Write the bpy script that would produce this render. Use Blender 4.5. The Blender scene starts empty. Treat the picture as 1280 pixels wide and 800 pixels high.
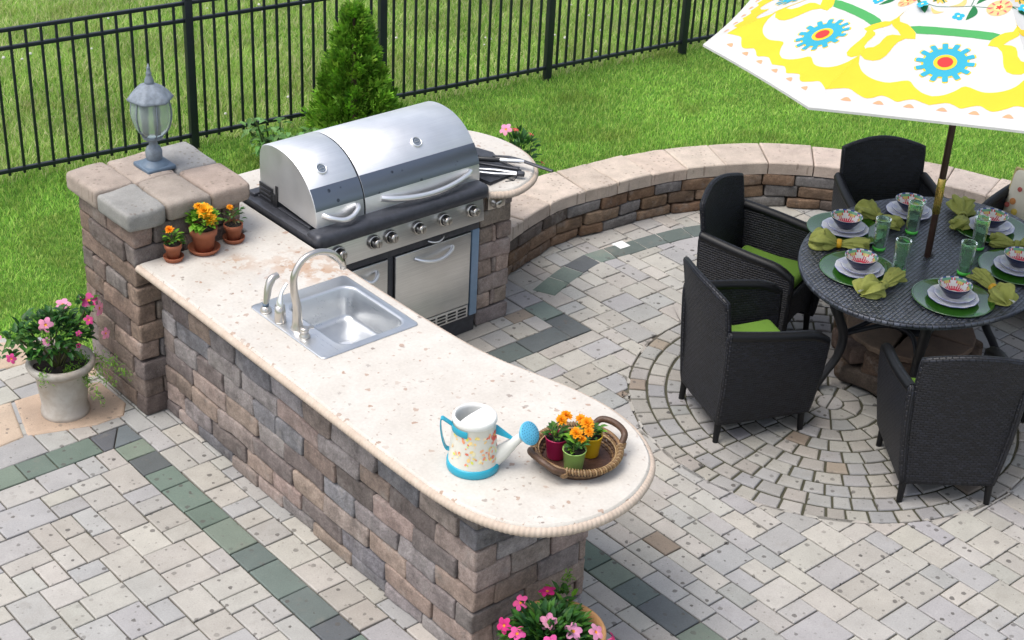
import bpy, bmesh, math, random
import numpy as np
from mathutils import Vector, Matrix
from mathutils.geometry import tessellate_polygon

R = math.radians
PI = math.pi
scene = bpy.context.scene
COL = scene.collection
rnd = random.Random(7)
nrs = np.random.RandomState(11)

# ------------------------------------------------------------------ objects
def tag(o, label=None, cat=None, group=None, kind=None):
    if label: o['label'] = label
    if cat: o['category'] = cat
    if group: o['group'] = group
    if kind: o['kind'] = kind
    return o

def thing(name, label, cat, loc=(0, 0, 0), rz=0.0, group=None):
    o = bpy.data.objects.new(name, None)
    o.empty_display_size = 0.1
    COL.objects.link(o)
    o.location = loc
    o.rotation_euler = (0, 0, rz)
    return tag(o, label, cat, group)

def copy_tree(o, parent=None):
    c = o.copy()
    COL.objects.link(c)
    if parent is not None: c.parent = parent
    for ch in list(o.children): copy_tree(ch, c)
    return c

# ------------------------------------------------------------------ mesh builder
class MB:
    def __init__(s):
        s.v = []; s.f = []; s.c = []; s.m = []; s.s = []; s.u = []; s.n = 0; s.hasuv = False
    def add(s, verts, faces, col=(1, 1, 1), mat=0, smooth=False, uv=None):
        off = s.n
        verts = [tuple(map(float, p)) for p in verts]
        s.v += verts; s.n += len(verts)
        percol = isinstance(col, list)
        for i, f in enumerate(faces):
            s.f.append(tuple(off + k for k in f))
            s.c.append(col[i] if percol else col)
            s.m.append(mat); s.s.append(smooth)
            if uv is not None:
                s.u.append([uv[k] for k in f]); s.hasuv = True
            else:
                s.u.append(None)
    def build(s, name, mats, parent=None, loc=None):
        me = bpy.data.meshes.new(name)
        me.from_pydata(s.v, [], s.f)
        if not isinstance(mats, (list, tuple)): mats = [mats]
        for m in mats: me.materials.append(m)
        n = len(me.polygons)
        me.polygons.foreach_set('material_index', s.m)
        me.polygons.foreach_set('use_smooth', s.s)
        a = me.attributes.new('Col', 'FLOAT_COLOR', 'FACE')
        arr = np.ones((n, 4), dtype=np.float32); arr[:, :3] = np.array(s.c, dtype=np.float32).reshape(n, 3)
        a.data.foreach_set('color', arr.ravel())
        if s.hasuv:
            ul = me.uv_layers.new(name='UVMap')
            flat = []
            for f, u in zip(s.f, s.u):
                if u is None: flat += [0.0, 0.0] * len(f)
                else:
                    for q in u: flat += [q[0], q[1]]
            ul.data.foreach_set('uv', flat)
        me.update()
        o = bpy.data.objects.new(name, me)
        COL.objects.link(o)
        if parent is not None: o.parent = parent
        if loc is not None: o.location = loc
        return o

def rotz(a):
    c, s = math.cos(a), math.sin(a)
    return np.array([[c, -s, 0], [s, c, 0], [0, 0, 1.0]])

def frame(d):
    d = np.array(d, float); d /= np.linalg.norm(d)
    u = np.array([0, 0, 1.0]) if abs(d[2]) < 0.95 else np.array([1.0, 0, 0])
    x = np.cross(u, d); x /= np.linalg.norm(x)
    return np.stack([x, np.cross(d, x), d], axis=1)

def jit(P, amp, freq, seed):
    rs = np.random.RandomState(seed % 100000)
    out = np.zeros_like(P)
    for k in range(3):
        K = rs.normal(size=(3, 3)) * freq * (0.7 + 0.6 * k)
        ph = rs.uniform(0, 6.28, 3)
        out += np.sin(P @ K.T + ph) / (1 + k)
    return out * amp * 0.5

_tpl = {}
def _template(n):
    if n in _tpl: return _tpl[n]
    idx = {}; ijk = []
    for i in range(n):
        for j in range(n):
            for k in range(n):
                if i in (0, n - 1) or j in (0, n - 1) or k in (0, n - 1):
                    idx[(i, j, k)] = len(ijk); ijk.append((i, j, k))
    fs = []
    for a in range(n - 1):
        for b in range(n - 1):
            for e, flip in ((0, 1), (n - 1, 0)):
                q = [(e, a, b), (e, a + 1, b), (e, a + 1, b + 1), (e, a, b + 1)]
                fs.append([idx[t] for t in (q[::-1] if flip else q)])
                q = [(b, e, a), (b, e, a + 1), (b + 1, e, a + 1), (b + 1, e, a)]
                fs.append([idx[t] for t in (q[::-1] if flip else q)])
                q = [(a, b, e), (a + 1, b, e), (a + 1, b + 1, e), (a, b + 1, e)]
                fs.append([idx[t] for t in (q[::-1] if flip else q)])
    _tpl[n] = (np.array(ijk), fs)
    return _tpl[n]

def rbox(mb, c, size, r, rot=None, col=(1, 1, 1), mat=0, amp=0.0, freq=20, seed=0, mid=1, smooth=True, fn=None):
    n = 6 + mid
    ijk, fs = _template(n)
    h = np.array(size, float) / 2
    r = min(r, *(h * 0.98))
    P = np.zeros((len(ijk), 3))
    for a in range(3):
        H = h[a]
        co = [-H, -H + .45 * r, -H + r] + [(-1 + 2 * (q + 1) / (mid + 1)) * (H - r) for q in range(mid)] + [H - r, H - .45 * r, H]
        P[:, a] = np.array(co)[ijk[:, a]]
    inner = np.clip(P, -(h - r), h - r)
    d = P - inner
    ln = np.linalg.norm(d, axis=1, keepdims=True); ln[ln == 0] = 1
    P = inner + d / ln * r
    if fn is not None: P = fn(P)
    if amp: P = P + jit(P, amp, freq, seed)
    if rot is not None: P = P @ np.array(rot).T
    P = P + np.array(c, float)
    mb.add(P, fs, col, mat, smooth)

def box(mb, x0, x1, y0, y1, z0, z1, col=(1, 1, 1), mat=0, r=0.003, rot=None, smooth=True):
    rbox(mb, ((x0 + x1) / 2, (y0 + y1) / 2, (z0 + z1) / 2), (x1 - x0, y1 - y0, z1 - z0), r, rot, col, mat, mid=0, smooth=smooth)

def tube(mb, pts, rad, n=10, col=(1, 1, 1), mat=0, closed=False, caps=True, smooth=True, squash=None):
    pts = [np.array(p, float) for p in pts]
    m = len(pts)
    rad = [rad] * m if not hasattr(rad, '__len__') else list(rad)
    V = []; F = []
    prev = None
    for i in range(m):
        if closed: t = pts[(i + 1) % m] - pts[(i - 1) % m]
        else: t = pts[min(i + 1, m - 1)] - pts[max(i - 1, 0)]
        t = t / (np.linalg.norm(t) + 1e-12)
        if prev is None:
            fr = frame(t); x = fr[:, 0]
        else:
            x = prev - t * (prev @ t); x /= np.linalg.norm(x) + 1e-12
        prev = x; y = np.cross(t, x)
        for k in range(n):
            a = 2 * PI * k / n
            V.append(pts[i] + rad[i] * (math.cos(a) * x + math.sin(a) * y * (squash or 1)))
    for i in range(m if closed else m - 1):
        j = (i + 1) % m
        for k in range(n):
            l = (k + 1) % n
            F.append((i * n + k, i * n + l, j * n + l, j * n + k))
    mb.add(V, F, col, mat, smooth)
    if caps and not closed:
        mb.add(V[:n], [tuple(range(n))[::-1]], col, mat, False)
        mb.add(V[-n:], [tuple(range(n))], col, mat, False)

def lathe(mb, prof, n=32, c=(0, 0, 0), rot=None, col=(1, 1, 1), mat=0, smooth=True, colf=None, rf=None):
    V = []; F = []; C = []
    m = len(prof)
    for (r, z) in prof:
        for k in range(n):
            a = 2 * PI * k / n
            rr = r * (rf(a, z) if rf else 1)
            V.append((rr * math.cos(a), rr * math.sin(a), z))
    for i in range(m - 1):
        for k in range(n):
            l = (k + 1) % n
            F.append((i * n + k, i * n + l, (i + 1) * n + l, (i + 1) * n + k))
            C.append(colf(i, k) if colf else col)
    V = np.array(V)
    if rot is not None: V = V @ np.array(rot).T
    V = V + np.array(c, float)
    mb.add(V, F, C, mat, smooth)

def crom(pts, n=8, closed=False):
    P = [np.array(p, float) for p in pts]; m = len(P); out = []
    rng = range(m) if closed else range(m - 1)
    for i in rng:
        p0 = P[(i - 1) % m] if closed or i > 0 else 2 * P[0] - P[1]
        p1 = P[i]; p2 = P[(i + 1) % m]
        p3 = P[(i + 2) % m] if closed or i + 2 < m else 2 * P[-1] - P[-2]
        for k in range(n):
            t = k / n
            out.append(.5 * ((2 * p1) + (-p0 + p2) * t + (2 * p0 - 5 * p1 + 4 * p2 - p3) * t * t + (-p0 + 3 * p1 - 3 * p2 + p3) * t ** 3))
    if not closed: out.append(P[-1])
    return out

def sheet(mb, fn, nu, nv, th, col=(1, 1, 1), mat=0, uvs=None, rim=True):
    """a thick curved sheet with a rounded rim; fn(u,v) is its middle surface"""
    G = np.array([[fn(i / nu, j / nv) for j in range(nv + 1)] for i in range(nu + 1)])
    du = np.gradient(G, axis=0); dv = np.gradient(G, axis=1)
    N = np.cross(du, dv); N /= np.linalg.norm(N, axis=2, keepdims=True) + 1e-12
    A = G + N * th / 2; B = G - N * th / 2
    su = np.concatenate([np.zeros((1, nv + 1)), np.cumsum(np.linalg.norm(np.diff(G, axis=0), axis=2), axis=0)], 0)
    sv = np.concatenate([np.zeros((nu + 1, 1)), np.cumsum(np.linalg.norm(np.diff(G, axis=1), axis=2), axis=1)], 1)
    W = nv + 1
    uv = [(su[i, j], sv[i, j]) for i in range(nu + 1) for j in range(nv + 1)]
    F1 = []; F2 = []
    for i in range(nu):
        for j in range(nv):
            q = (i * W + j, (i + 1) * W + j, (i + 1) * W + j + 1, i * W + j + 1)
            F1.append(q); F2.append(q[::-1])
    mb.add(A.reshape(-1, 3), F1, col, mat, True, uv)
    mb.add(B.reshape(-1, 3), F2, col, mat, True, uv)
    loop = [(i, 0) for i in range(nu)] + [(nu, j) for j in range(nv)] + [(i, nv) for i in range(nu, 0, -1)] + [(0, j) for j in range(nv, 0, -1)]
    L = len(loop); ctr = G.reshape(-1, 3).mean(0)
    rows = []
    for q, (i, j) in enumerate(loop):
        p = G[i, j]; nn = N[i, j]
        a = G[loop[(q + 1) % L]] - G[loop[q - 1]]
        o = np.cross(a, nn); o /= np.linalg.norm(o) + 1e-12
        rows.append([p + nn * th / 2 * math.cos(t) + o * th / 2 * math.sin(t) for t in (0, PI / 4, PI / 2, 3 * PI / 4, PI)])
    V = np.array(rows).reshape(-1, 3); F = []; uv2 = []
    s = 0.0
    for q in range(L):
        for k in range(5): uv2.append((s, k * th * .4))
        s += np.linalg.norm(G[loop[(q + 1) % L]] - G[loop[q]])
    for q in range(L):
        p = (q + 1) % L
        for k in range(4): F.append((q * 5 + k, q * 5 + k + 1, p * 5 + k + 1, p * 5 + k))
    mb.add(V, F, col, mat, True, uv2)

def poly_area(p):
    return .5 * sum(p[i - 1][0] * p[i][1] - p[i][0] * p[i - 1][1] for i in range(len(p)))

def inset(p, e):
    """offset a counter-clockwise outline inwards by e"""
    n = len(p); out = []
    for i in range(n):
        a = np.array(p[i - 1]); b = np.array(p[i]); c = np.array(p[(i + 1) % n])
        d1 = (b - a) / (np.linalg.norm(b - a) + 1e-9); d2 = (c - b) / (np.linalg.norm(c - b) + 1e-9)
        n1 = np.array([-d1[1], d1[0]]); n2 = np.array([-d2[1], d2[0]])
        m = n1 + n2; q = m @ m
        m = n1 if q < 1e-6 else m * min(2 / q, 1.6) if q < 1 else m * 2 / q
        out.append(tuple(b + m * e))
    return out

def stone_slab(mb, poly, z0, z1, bev, col, mat=0, tilt=(0, 0), smooth=False):
    if poly_area(poly) < 0: poly = poly[::-1]
    n = len(poly)
    ins = inset(poly, bev)
    cx = sum(p[0] for p in poly) / n; cy = sum(p[1] for p in poly) / n
    zz = lambda p, z: z + tilt[0] * (p[0] - cx) + tilt[1] * (p[1] - cy)
    ins2 = inset(poly, bev * .35)
    V = [(p[0], p[1], z0) for p in poly] + [(p[0], p[1], zz(p, z1 - bev * .8)) for p in poly] + \
        [(p[0], p[1], zz(p, z1 - bev * .25)) for p in ins2] + [(p[0], p[1], zz(p, z1)) for p in ins]
    F = []
    for L in range(3):
        for i in range(n):
            j = (i + 1) % n
            F.append((L * n + i, L * n + j, (L + 1) * n + j, (L + 1) * n + i))
    F.append(tuple(3 * n + i for i in range(n)))
    mb.add(V, F, col, mat, smooth)

def inpoly(P, poly):
    x, y = P[:, 0], P[:, 1]; ins = np.zeros(len(P), bool)
    n = len(poly)
    for i in range(n):
        x1, y1 = poly[i - 1]; x2, y2 = poly[i]
        c = ((y1 > y) != (y2 > y))
        with np.errstate(divide='ignore', invalid='ignore'):
            t = (x2 - x1) * (y - y1) / (y2 - y1 + 1e-12) + x1
        ins ^= c & (x < t)
    return ins

def rrect(x0, x1, y0, y1, r, n=6):
    out = []
    for cx, cy, a0 in ((x1 - r, y0 + r, -90), (x1 - r, y1 - r, 0), (x0 + r, y1 - r, 90), (x0 + r, y0 + r, 180)):
        for k in range(n + 1):
            a = R(a0 + 90 * k / n); out.append((cx + r * math.cos(a), cy + r * math.sin(a)))
    return out

# ------------------------------------------------------------------ materials
class NT:
    def __init__(s, name):
        s.m = bpy.data.materials.new(name); s.m.use_nodes = True
        s.t = s.m.node_tree; s.t.nodes.clear()
        s.out = s.n('ShaderNodeOutputMaterial')
    def n(s, typ, **kw):
        nd = s.t.nodes.new(typ)
        for k, v in kw.items():
            if k.startswith('i_'):
                key = k[2:].replace('_', ' ')
                nd.inputs[key].default_value = v
            else: setattr(nd, k, v)
        return nd
    def l(s, a, b): s.t.links.new(a, b)
    def pos(s, uv=False):
        return s.n('ShaderNodeTexCoord').outputs['UV' if uv else 'Object']
    def attr(s): return s.n('ShaderNodeAttribute', attribute_name='Col').outputs['Color']
    def noise(s, scale, detail=4, rough=.55, vec=None):
        nd = s.n('ShaderNodeTexNoise'); nd.inputs['Scale'].default_value = scale
        nd.inputs['Detail'].default_value = detail; nd.inputs['Roughness'].default_value = rough
        s.l(vec if vec is not None else s.pos(), nd.inputs['Vector']); return nd.outputs['Fac']
    def ramp(s, fac, lo, hi, a=0.0, b=1.0):
        nd = s.n('ShaderNodeMapRange'); nd.clamp = True
        s.l(fac, nd.inputs['Value'])
        for k, v in (('From Min', lo), ('From Max', hi), ('To Min', a), ('To Max', b)): nd.inputs[k].default_value = v
        return nd.outputs['Result']
    def math(s, op, a, b=None):
        nd = s.n('ShaderNodeMath', operation=op)
        for i, q in enumerate((a, b)):
            if q is None: continue
            if isinstance(q, (int, float)): nd.inputs[i].default_value = q
            else: s.l(q, nd.inputs[i])
        return nd.outputs[0]
    def mix(s, fac, a, b, blend='MIX'):
        nd = s.n('ShaderNodeMix', data_type='RGBA', blend_type=blend)
        for sock, q in ((nd.inputs[0], fac), (nd.inputs[6], a), (nd.inputs[7], b)):
            if isinstance(q, (int, float)): sock.default_value = q
            elif isinstance(q, tuple): sock.default_value = q + (1,) if len(q) == 3 else q
            else: s.l(q, sock)
        return nd.outputs[2]
    def scale(s, col, fac): # multiply colour by a value
        return s.mix(1.0, col, fac, 'MULTIPLY')
    def bump(s, h, strength, dist, normal=None):
        nd = s.n('ShaderNodeBump'); nd.inputs['Strength'].default_value = strength; nd.inputs['Distance'].default_value = dist
        s.l(h, nd.inputs['Height'])
        if normal is not None: s.l(normal, nd.inputs['Normal'])
        return nd.outputs['Normal']
    def bsdf(s, col, rough=.6, metal=0.0, normal=None, spec=.5, **kw):
        nd = s.n('ShaderNodeBsdfPrincipled')
        for nm, q in (('Base Color', col), ('Roughness', rough), ('Metallic', metal)):
            if isinstance(q, (int, float)): nd.inputs[nm].default_value = q
            elif isinstance(q, tuple): nd.inputs[nm].default_value = q + (1,) if len(q) == 3 else q
            else: s.l(q, nd.inputs[nm])
        nd.inputs['Specular IOR Level'].default_value = spec
        for k, v in kw.items(): nd.inputs[k.replace('_', ' ')].default_value = v
        if normal is not None: s.l(normal, nd.inputs['Normal'])
        return nd
    def done(s, sh):
        s.l(sh.outputs[0] if hasattr(sh, 'outputs') else sh, s.out.inputs['Surface']); return s.m

def simple(name, col=(1, 1, 1), rough=.5, metal=0.0, var=.12, vscale=25, bump=0.0, bscale=120, spec=.5, rvar=.06, **kw):
    t = NT(name)
    c = t.scale(t.attr(), t.ramp(t.noise(vscale), .25, .75, 1 - var, 1 + var))
    if col != (1, 1, 1): c = t.mix(1.0, c, col, 'MULTIPLY')
    nrm = t.bump(t.noise(bscale, 3), bump, .004) if bump else None
    rr = t.ramp(t.noise(vscale * 1.7), .3, .7, max(rough - rvar, .02), min(rough + rvar, 1))
    return t.done(t.bsdf(c, rr, metal, nrm, spec, **kw))

M = {}
def mats():
    # tumbled wall stone: mottled, with pale mineral bloom
    t = NT('wall_stone')
    p = t.pos()
    c = t.scale(t.attr(), t.ramp(t.noise(14, 7, .7), .25, .75, .50, 1.5))
    c = t.scale(c, t.ramp(t.noise(110, 5, .75), .25, .75, .66, 1.34))
    bloom = t.ramp(t.noise(8, 7, .7), .54, .72, 0, .5)
    c = t.mix(bloom, c, (.40, .375, .35))
    c = t.mix(t.ramp(t.noise(5, 6, .7), .56, .7, 0, .55), c, (.075, .062, .055))
    h = t.math('ADD', t.noise(38, 6, .7), t.math('MULTIPLY', t.noise(190, 3), .5))
    M['stone'] = t.done(t.bsdf(c, .88, 0, t.bump(h, .95, .014), .25))
    # cap stones
    t = NT('cap_stone')
    c = t.scale(t.attr(), t.ramp(t.noise(9, 6, .6), .25, .75, .8, 1.2))
    c = t.scale(c, t.ramp(t.noise(190, 2), .25, .75, .86, 1.12))
    v = t.n('ShaderNodeTexVoronoi', voronoi_dimensions='2D'); v.inputs['Scale'].default_value = 22; t.l(t.pos(), v.inputs['Vector'])
    sp = t.math('MULTIPLY', t.ramp(v.outputs['Distance'], .12, .2, 1, 0), t.ramp(t.noise(7), .5, .56, 0, .5))
    c = t.mix(sp, c, (.16, .125, .10))
    M['cap'] = t.done(t.bsdf(c, .85, 0, t.bump(t.noise(45, 8, .75), .8, .010), .25))
    # pavers with rain spots
    t = NT('paver_stone')
    c = t.scale(t.attr(), t.ramp(t.noise(7, 5, .6), .25, .75, .88, 1.1))
    c = t.scale(c, t.ramp(t.noise(140, 3), .2, .8, .87, 1.12))
    warp = t.n('ShaderNodeTexNoise'); warp.inputs['Scale'].default_value = 60
    t.l(t.pos(), warp.inputs['Vector'])
    wp = t.n('ShaderNodeVectorMath', operation='MULTIPLY_ADD')
    t.l(warp.outputs['Color'], wp.inputs[0]); wp.inputs[1].default_value = (.012, .012, .0); t.l(t.pos(), wp.inputs[2])
    v = t.n('ShaderNodeTexVoronoi', voronoi_dimensions='2D'); v.inputs['Scale'].default_value = 13; t.l(wp.outputs[0], v.inputs['Vector'])
    sep = t.n('ShaderNodeSeparateColor'); t.l(v.outputs['Color'], sep.inputs[0])
    size = t.ramp(sep.outputs[0], .20, 1, .0, .185)
    spot = t.ramp(t.math('SUBTRACT', size, v.outputs['Distance']), 0.0, .025, 0, 1)
    spot = t.math('MULTIPLY', spot, t.ramp(sep.outputs[1], 0, 1, .5, .95))
    spot = t.math('MULTIPLY', spot, t.ramp(t.noise(2.1, 3), .34, .5, .15, 1))
    c = t.mix(spot, c, (.085, .078, .072))
    v2 = t.n('ShaderNodeTexVoronoi', voronoi_dimensions='2D'); v2.inputs['Scale'].default_value = 30; t.l(wp.outputs[0], v2.inputs['Vector'])
    sep2 = t.n('ShaderNodeSeparateColor'); t.l(v2.outputs['Color'], sep2.inputs[0])
    sp2 = t.ramp(t.math('SUBTRACT', t.ramp(sep2.outputs[0], .6, 1, 0, .2), v2.outputs['Distance']), 0, .04, 0, 1)
    c = t.mix(t.math('MULTIPLY', sp2, t.ramp(sep2.outputs[1], 0, 1, .1, .55)), c, (.12, .11, .10))
    dirt = t.ramp(t.noise(2.3, 5, .65), .60, .76, 0, .35)
    c = t.mix(dirt, c, (.27, .235, .20))
    h = t.math('ADD', t.noise(28, 5, .6), t.math('MULTIPLY', t.noise(160, 3), .4))
    edge = t.ramp(t.noise(9, 7, .72), .56, .7, 0, .3)
    c = t.mix(edge, c, (.22, .20, .17))
    rr = t.ramp(t.noise(5), .3, .7, .62, .85)
    M['paver'] = t.done(t.bsdf(c, rr, 0, t.bump(h, .35, .006), .35))
    t = NT('shaded_mossy_joint')
    c = t.mix(t.noise(30, 5), (.045, .042, .03), (.085, .085, .055))  # greenish mossy joints, darkened further to paint in the umbrella's shade
    M['shaded_moss'] = t.done(t.bsdf(c, .95, 0, t.bump(t.noise(200), .5, .004), .2))
    t = NT('joint_sand')
    c = t.mix(t.noise(40, 5), (.075, .066, .052), (.15, .135, .11))
    c = t.mix(t.ramp(t.noise(2.5, 5, .7), .5, .68, 0, .6), c, (.075, .09, .04))
    M['sand'] = t.done(t.bsdf(c, .95, 0, t.bump(t.noise(200), .5, .004), .2))
    # counter top
    t = NT('counter_stone')
    c = t.mix(t.ramp(t.noise(5, 6, .6), .3, .7), (.50, .465, .415), (.59, .56, .51))
    c = t.scale(c, t.ramp(t.noise(80, 4), .25, .75, .93, 1.05))
    for sc, sz, prob, dark in ((14, .20, .50, (.34, .215, .15)), (28, .2, .58, (.33, .245, .19)), (8.5, .12, .45, (.20, .155, .13))):
        warp = t.n('ShaderNodeTexNoise'); warp.inputs['Scale'].default_value = 55
        t.l(t.pos(), warp.inputs['Vector'])
        wp = t.n('ShaderNodeVectorMath', operation='MULTIPLY_ADD')
        t.l(warp.outputs['Color'], wp.inputs[0]); wp.inputs[1].default_value = (.03, .03, 0); t.l(t.pos(), wp.inputs[2])
        v = t.n('ShaderNodeTexVoronoi', voronoi_dimensions='2D'); v.inputs['Scale'].default_value = sc; t.l(wp.outputs[0], v.inputs['Vector'])
        sep = t.n('ShaderNodeSeparateColor'); t.l(v.outputs['Color'], sep.inputs[0])
        size = t.ramp(sep.outputs[0], prob, 1, 0, sz)
        s_ = t.ramp(t.math('SUBTRACT', size, v.outputs['Distance']), 0, .03, 0, 1)
        s_ = t.math('MULTIPLY', s_, t.ramp(sep.outputs[2], 0, 1, .3, .9))
        c = t.mix(s_, c, dark)
    # rusty worn patch between the sink and the grill
    for (ctr, rad) in (((4.05, 6.12, .92), .26), ((4.12, 5.95, .92), .13), ((3.80, 6.33, .92), .13)):
        d = t.n('ShaderNodeVectorMath', operation='DISTANCE'); t.l(t.pos(), d.inputs[0]); d.inputs[1].default_value = ctr
        f = t.math('MULTIPLY', t.ramp(d.outputs['Value'], rad * .2, rad, 1, 0), t.ramp(t.noise(11, 6, .7), .47, .53, 0, 1))
        c = t.mix(t.math('MULTIPLY', f, .75), c, (.40, .25, .155))
    grey = t.ramp(t.noise(3.2, 4), .6, .7, 0, .3)
    c = t.mix(grey, c, (.52, .53, .53))
    M['counter'] = t.done(t.bsdf(c, .48, 0, t.bump(t.noise(70, 5), .15, .004), .4))
    t = NT('rope_edge_stone')
    c = t.mix(t.noise(20, 5), (.40, .315, .245), (.60, .51, .43))
    M['rope'] = t.done(t.bsdf(c, .7, 0, t.bump(t.noise(120), .3, .003), .3))
    # metals
    def steel(name, col, rough, sc=(4, 400, 400), var=.12, bumps=.03):
        t = NT(name)
        mp = t.n('ShaderNodeMapping'); mp.inputs['Scale'].default_value = sc; t.l(t.pos(), mp.inputs['Vector'])
        nz = t.noise(1.0, 3, .6, mp.outputs[0])
        c = t.scale(t.attr(), t.ramp(nz, .3, .7, 1 - var, 1 + var)); c = t.mix(1.0, c, col, 'MULTIPLY')
        c = t.scale(c, t.ramp(t.noise(5, 4), .3, .7, .93, 1.05))
        rr = t.math('ADD', t.ramp(nz, .3, .7, rough - .04, rough + .05), t.ramp(t.noise(9, 4), .4, .7, 0, .06))
        return t.done(t.bsdf(c, rr, .95, t.bump(nz, bumps, .001), .5))
    M['steel'] = steel('brushed_steel', (.74, .735, .72), .33)
    def wet():
        t = NT('wet_band')
        v = t.n('ShaderNodeTexVoronoi'); v.inputs['Scale'].default_value = 17; t.l(t.pos(), v.inputs['Vector'])
        sp = t.math('MULTIPLY', t.ramp(v.outputs['Distance'], .14, .2, 1, 0), t.ramp(t.noise(6), .5, .54, 0, .8))
        c = t.mix(sp, (.20, .225, .265), (.04, .045, .055))
        return t.done(t.bsdf(c, .28, .9))
    M['hood'] = steel('hood_steel', (.86, .865, .87), .46, var=.04, bumps=.012)
    M['band'] = wet()
    M['sink'] = steel('sink_steel', (.66, .675, .685), .3, sc=(120, 3, 120), var=.02, bumps=.004)
    M['nickel'] = simple('satin_nickel', (.60, .565, .52), .3, 1.0, var=.02, rvar=.01)
    M['chrome'] = simple('bright_handle', (.90, .90, .90), .32, .9, var=.01, rvar=.01)
    M['gunmetal'] = simple('grill_enamel', (.05, .053, .064), .42, .25, var=.25, vscale=30, bump=.1)
    M['post'] = simple('grill_side_post', (.20, .29, .40), .35, .0, var=.08)
    M['black'] = simple('black_metal', (.016, .017, .02), .4, 0, var=.2)
    M['fence'] = simple('fence_paint', (.012, .016, .024), .38, 0, var=.25, vscale=8)
    M['lantern'] = simple('weathered_grey_paint', (.185, .215, .255), .62, .0, var=.3, vscale=40, bump=.3)
    M['lantern_dark'] = simple('dark_blue_base', (.10, .145, .20), .5, 0, var=.2)
    M['brass'] = simple('brass', (.62, .44, .13), .28, 1.0, var=.08)
    M['pole'] = simple('brown_pole', (.045, .022, .016), .35, .2, var=.2)
    # glass
    t = NT('lantern_glass')
    M['glass'] = t.done(t.bsdf((.78, .90, .88), .03, 0, t.bump(t.noise(30), .1, .003), .5, Transmission_Weight=.72, IOR=1.25))
    t = NT('green_glass')
    v = t.n('ShaderNodeTexVoronoi'); v.inputs['Scale'].default_value = 75; t.l(t.pos(), v.inputs['Vector'])
    M['greenglass'] = t.done(t.bsdf((.66, .95, .70), .04, 0, t.bump(v.outputs['Distance'], .55, .004), .5, Transmission_Weight=.92, IOR=1.25))
    M['greensolid'] = simple('green_glass_foot', (.13, .78, .10), .12, 0, var=.1)
    # wicker
    def wicker(name, c1, c2, rough, bw=.026, bh=.0125, bstr=.9, spec=.9):
        t = NT(name)
        b = t.n('ShaderNodeTexBrick'); t.l(t.pos(True), b.inputs['Vector'])
        b.inputs['Scale'].default_value = 1; b.inputs['Brick Width'].default_value = bw; b.inputs['Row Height'].default_value = bh
        b.inputs['Mortar Size'].default_value = bh * .2; b.inputs['Mortar Smooth'].default_value = 1.0
        b.inputs['Color1'].default_value = c1 + (1,); b.inputs['Color2'].default_value = c2 + (1,)
        b.inputs['Mortar'].default_value = tuple(q * .35 for q in c1) + (1,)
        c = t.scale(b.outputs['Color'], t.ramp(t.noise(30), .3, .7, .8, 1.2))
        h = t.math('SUBTRACT', 1.0, b.outputs['Fac'])
        return t.done(t.bsdf(c, rough, 0, t.bump(h, bstr, .004), spec))
    M['wicker'] = wicker('black_wicker', (.0042, .0048, .0078), (.0135, .0155, .024), .5, .030, .0145, .9, .42)
    M['wickertop'] = wicker('table_wicker', (.024, .027, .038), (.082, .093, .125), .30, .036, .022)
    # fabrics
    t = NT('green_cushion')
    c = t.scale((.12, .23, .035), t.ramp(t.noise(300, 2), .3, .7, .88, 1.12))
    wet = t.math('MULTIPLY', t.ramp(t.noise(22, 5, .7), .60, .66, 0, 1), t.ramp(t.noise(3.0), .48, .6, 0, .6))
    c = t.mix(wet, c, (.05, .11, .03))
    M['cushion'] = t.done(t.bsdf(c, .9, 0, t.bump(t.noise(260), .25, .002), .2))
    M['napkin'] = simple('lime_napkin', (.34, .36, .085), .85, 0, var=.12, vscale=60, bump=.2, bscale=300)
    M['yellowring'] = simple('yellow_ring', (.75, .42, .02), .5, 0)
    M['charger'] = simple('green_glazed_charger', (.03, .125, .012), .06, 0, var=.1, vscale=12, spec=.6, rvar=.015, IOR=2.1)
    M['china'] = simple('printed_china', (1, 1, 1), .16, 0, var=.02)
    def cloth(name, trans=.25):
        t = NT(name)
        a = t.attr()
        c = t.scale(a, t.ramp(t.noise(6, 3), .3, .7, .97, 1.03))
        d = t.bsdf(c, .85, 0, t.bump(t.noise(5, 4), .35, .03), .15)
        tr = t.n('ShaderNodeBsdfTranslucent'); t.l(c, tr.inputs['Color'])
        mx = t.n('ShaderNodeMixShader'); mx.inputs[0].default_value = trans
        t.l(d.outputs[0], mx.inputs[1]); t.l(tr.outputs[0], mx.inputs[2])
        return t.done(mx)
    M['canopy'] = cloth('umbrella_cloth', .2)
    M['pillow'] = simple('floral_pillow_cloth', (1, 1, 1), .9, 0, var=.05)
    # plants
    def leafy(name, trans=.35, rough=.55, var=.35, vs=12, spec=.3):
        t = NT(name)
        c = t.scale(t.attr(), t.ramp(t.noise(vs, 3), .3, .7, 1 - var, 1 + var))
        d = t.bsdf(c, rough, 0, None, spec)
        tr = t.n('ShaderNodeBsdfTranslucent'); t.l(c, tr.inputs['Color'])
        mx = t.n('ShaderNodeMixShader'); mx.inputs[0].default_value = trans
        t.l(d.outputs[0], mx.inputs[1]); t.l(tr.outputs[0], mx.inputs[2])
        return t.done(mx)
    M['leaf'] = leafy('leaf', .3, .42, .2)
    M['cedar'] = leafy('cedar_spray', .25, .6, .3, 14)
    M['petal'] = leafy('petal', .3, .6, .06)
    t = NT('grass_blade')
    c = t.attr()
    big = t.ramp(t.noise(.8, 5, .65), .3, .7, .68, 1.28)
    c = t.scale(c, big)
    c = t.mix(t.ramp(t.noise(1.9, 4, .65), .52, .72, 0, .5), c, (.22, .23, .05))
    d = t.bsdf(c, .6, 0, None, .25)
    tr = t.n('ShaderNodeBsdfTranslucent'); t.l(c, tr.inputs['Color'])
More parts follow.
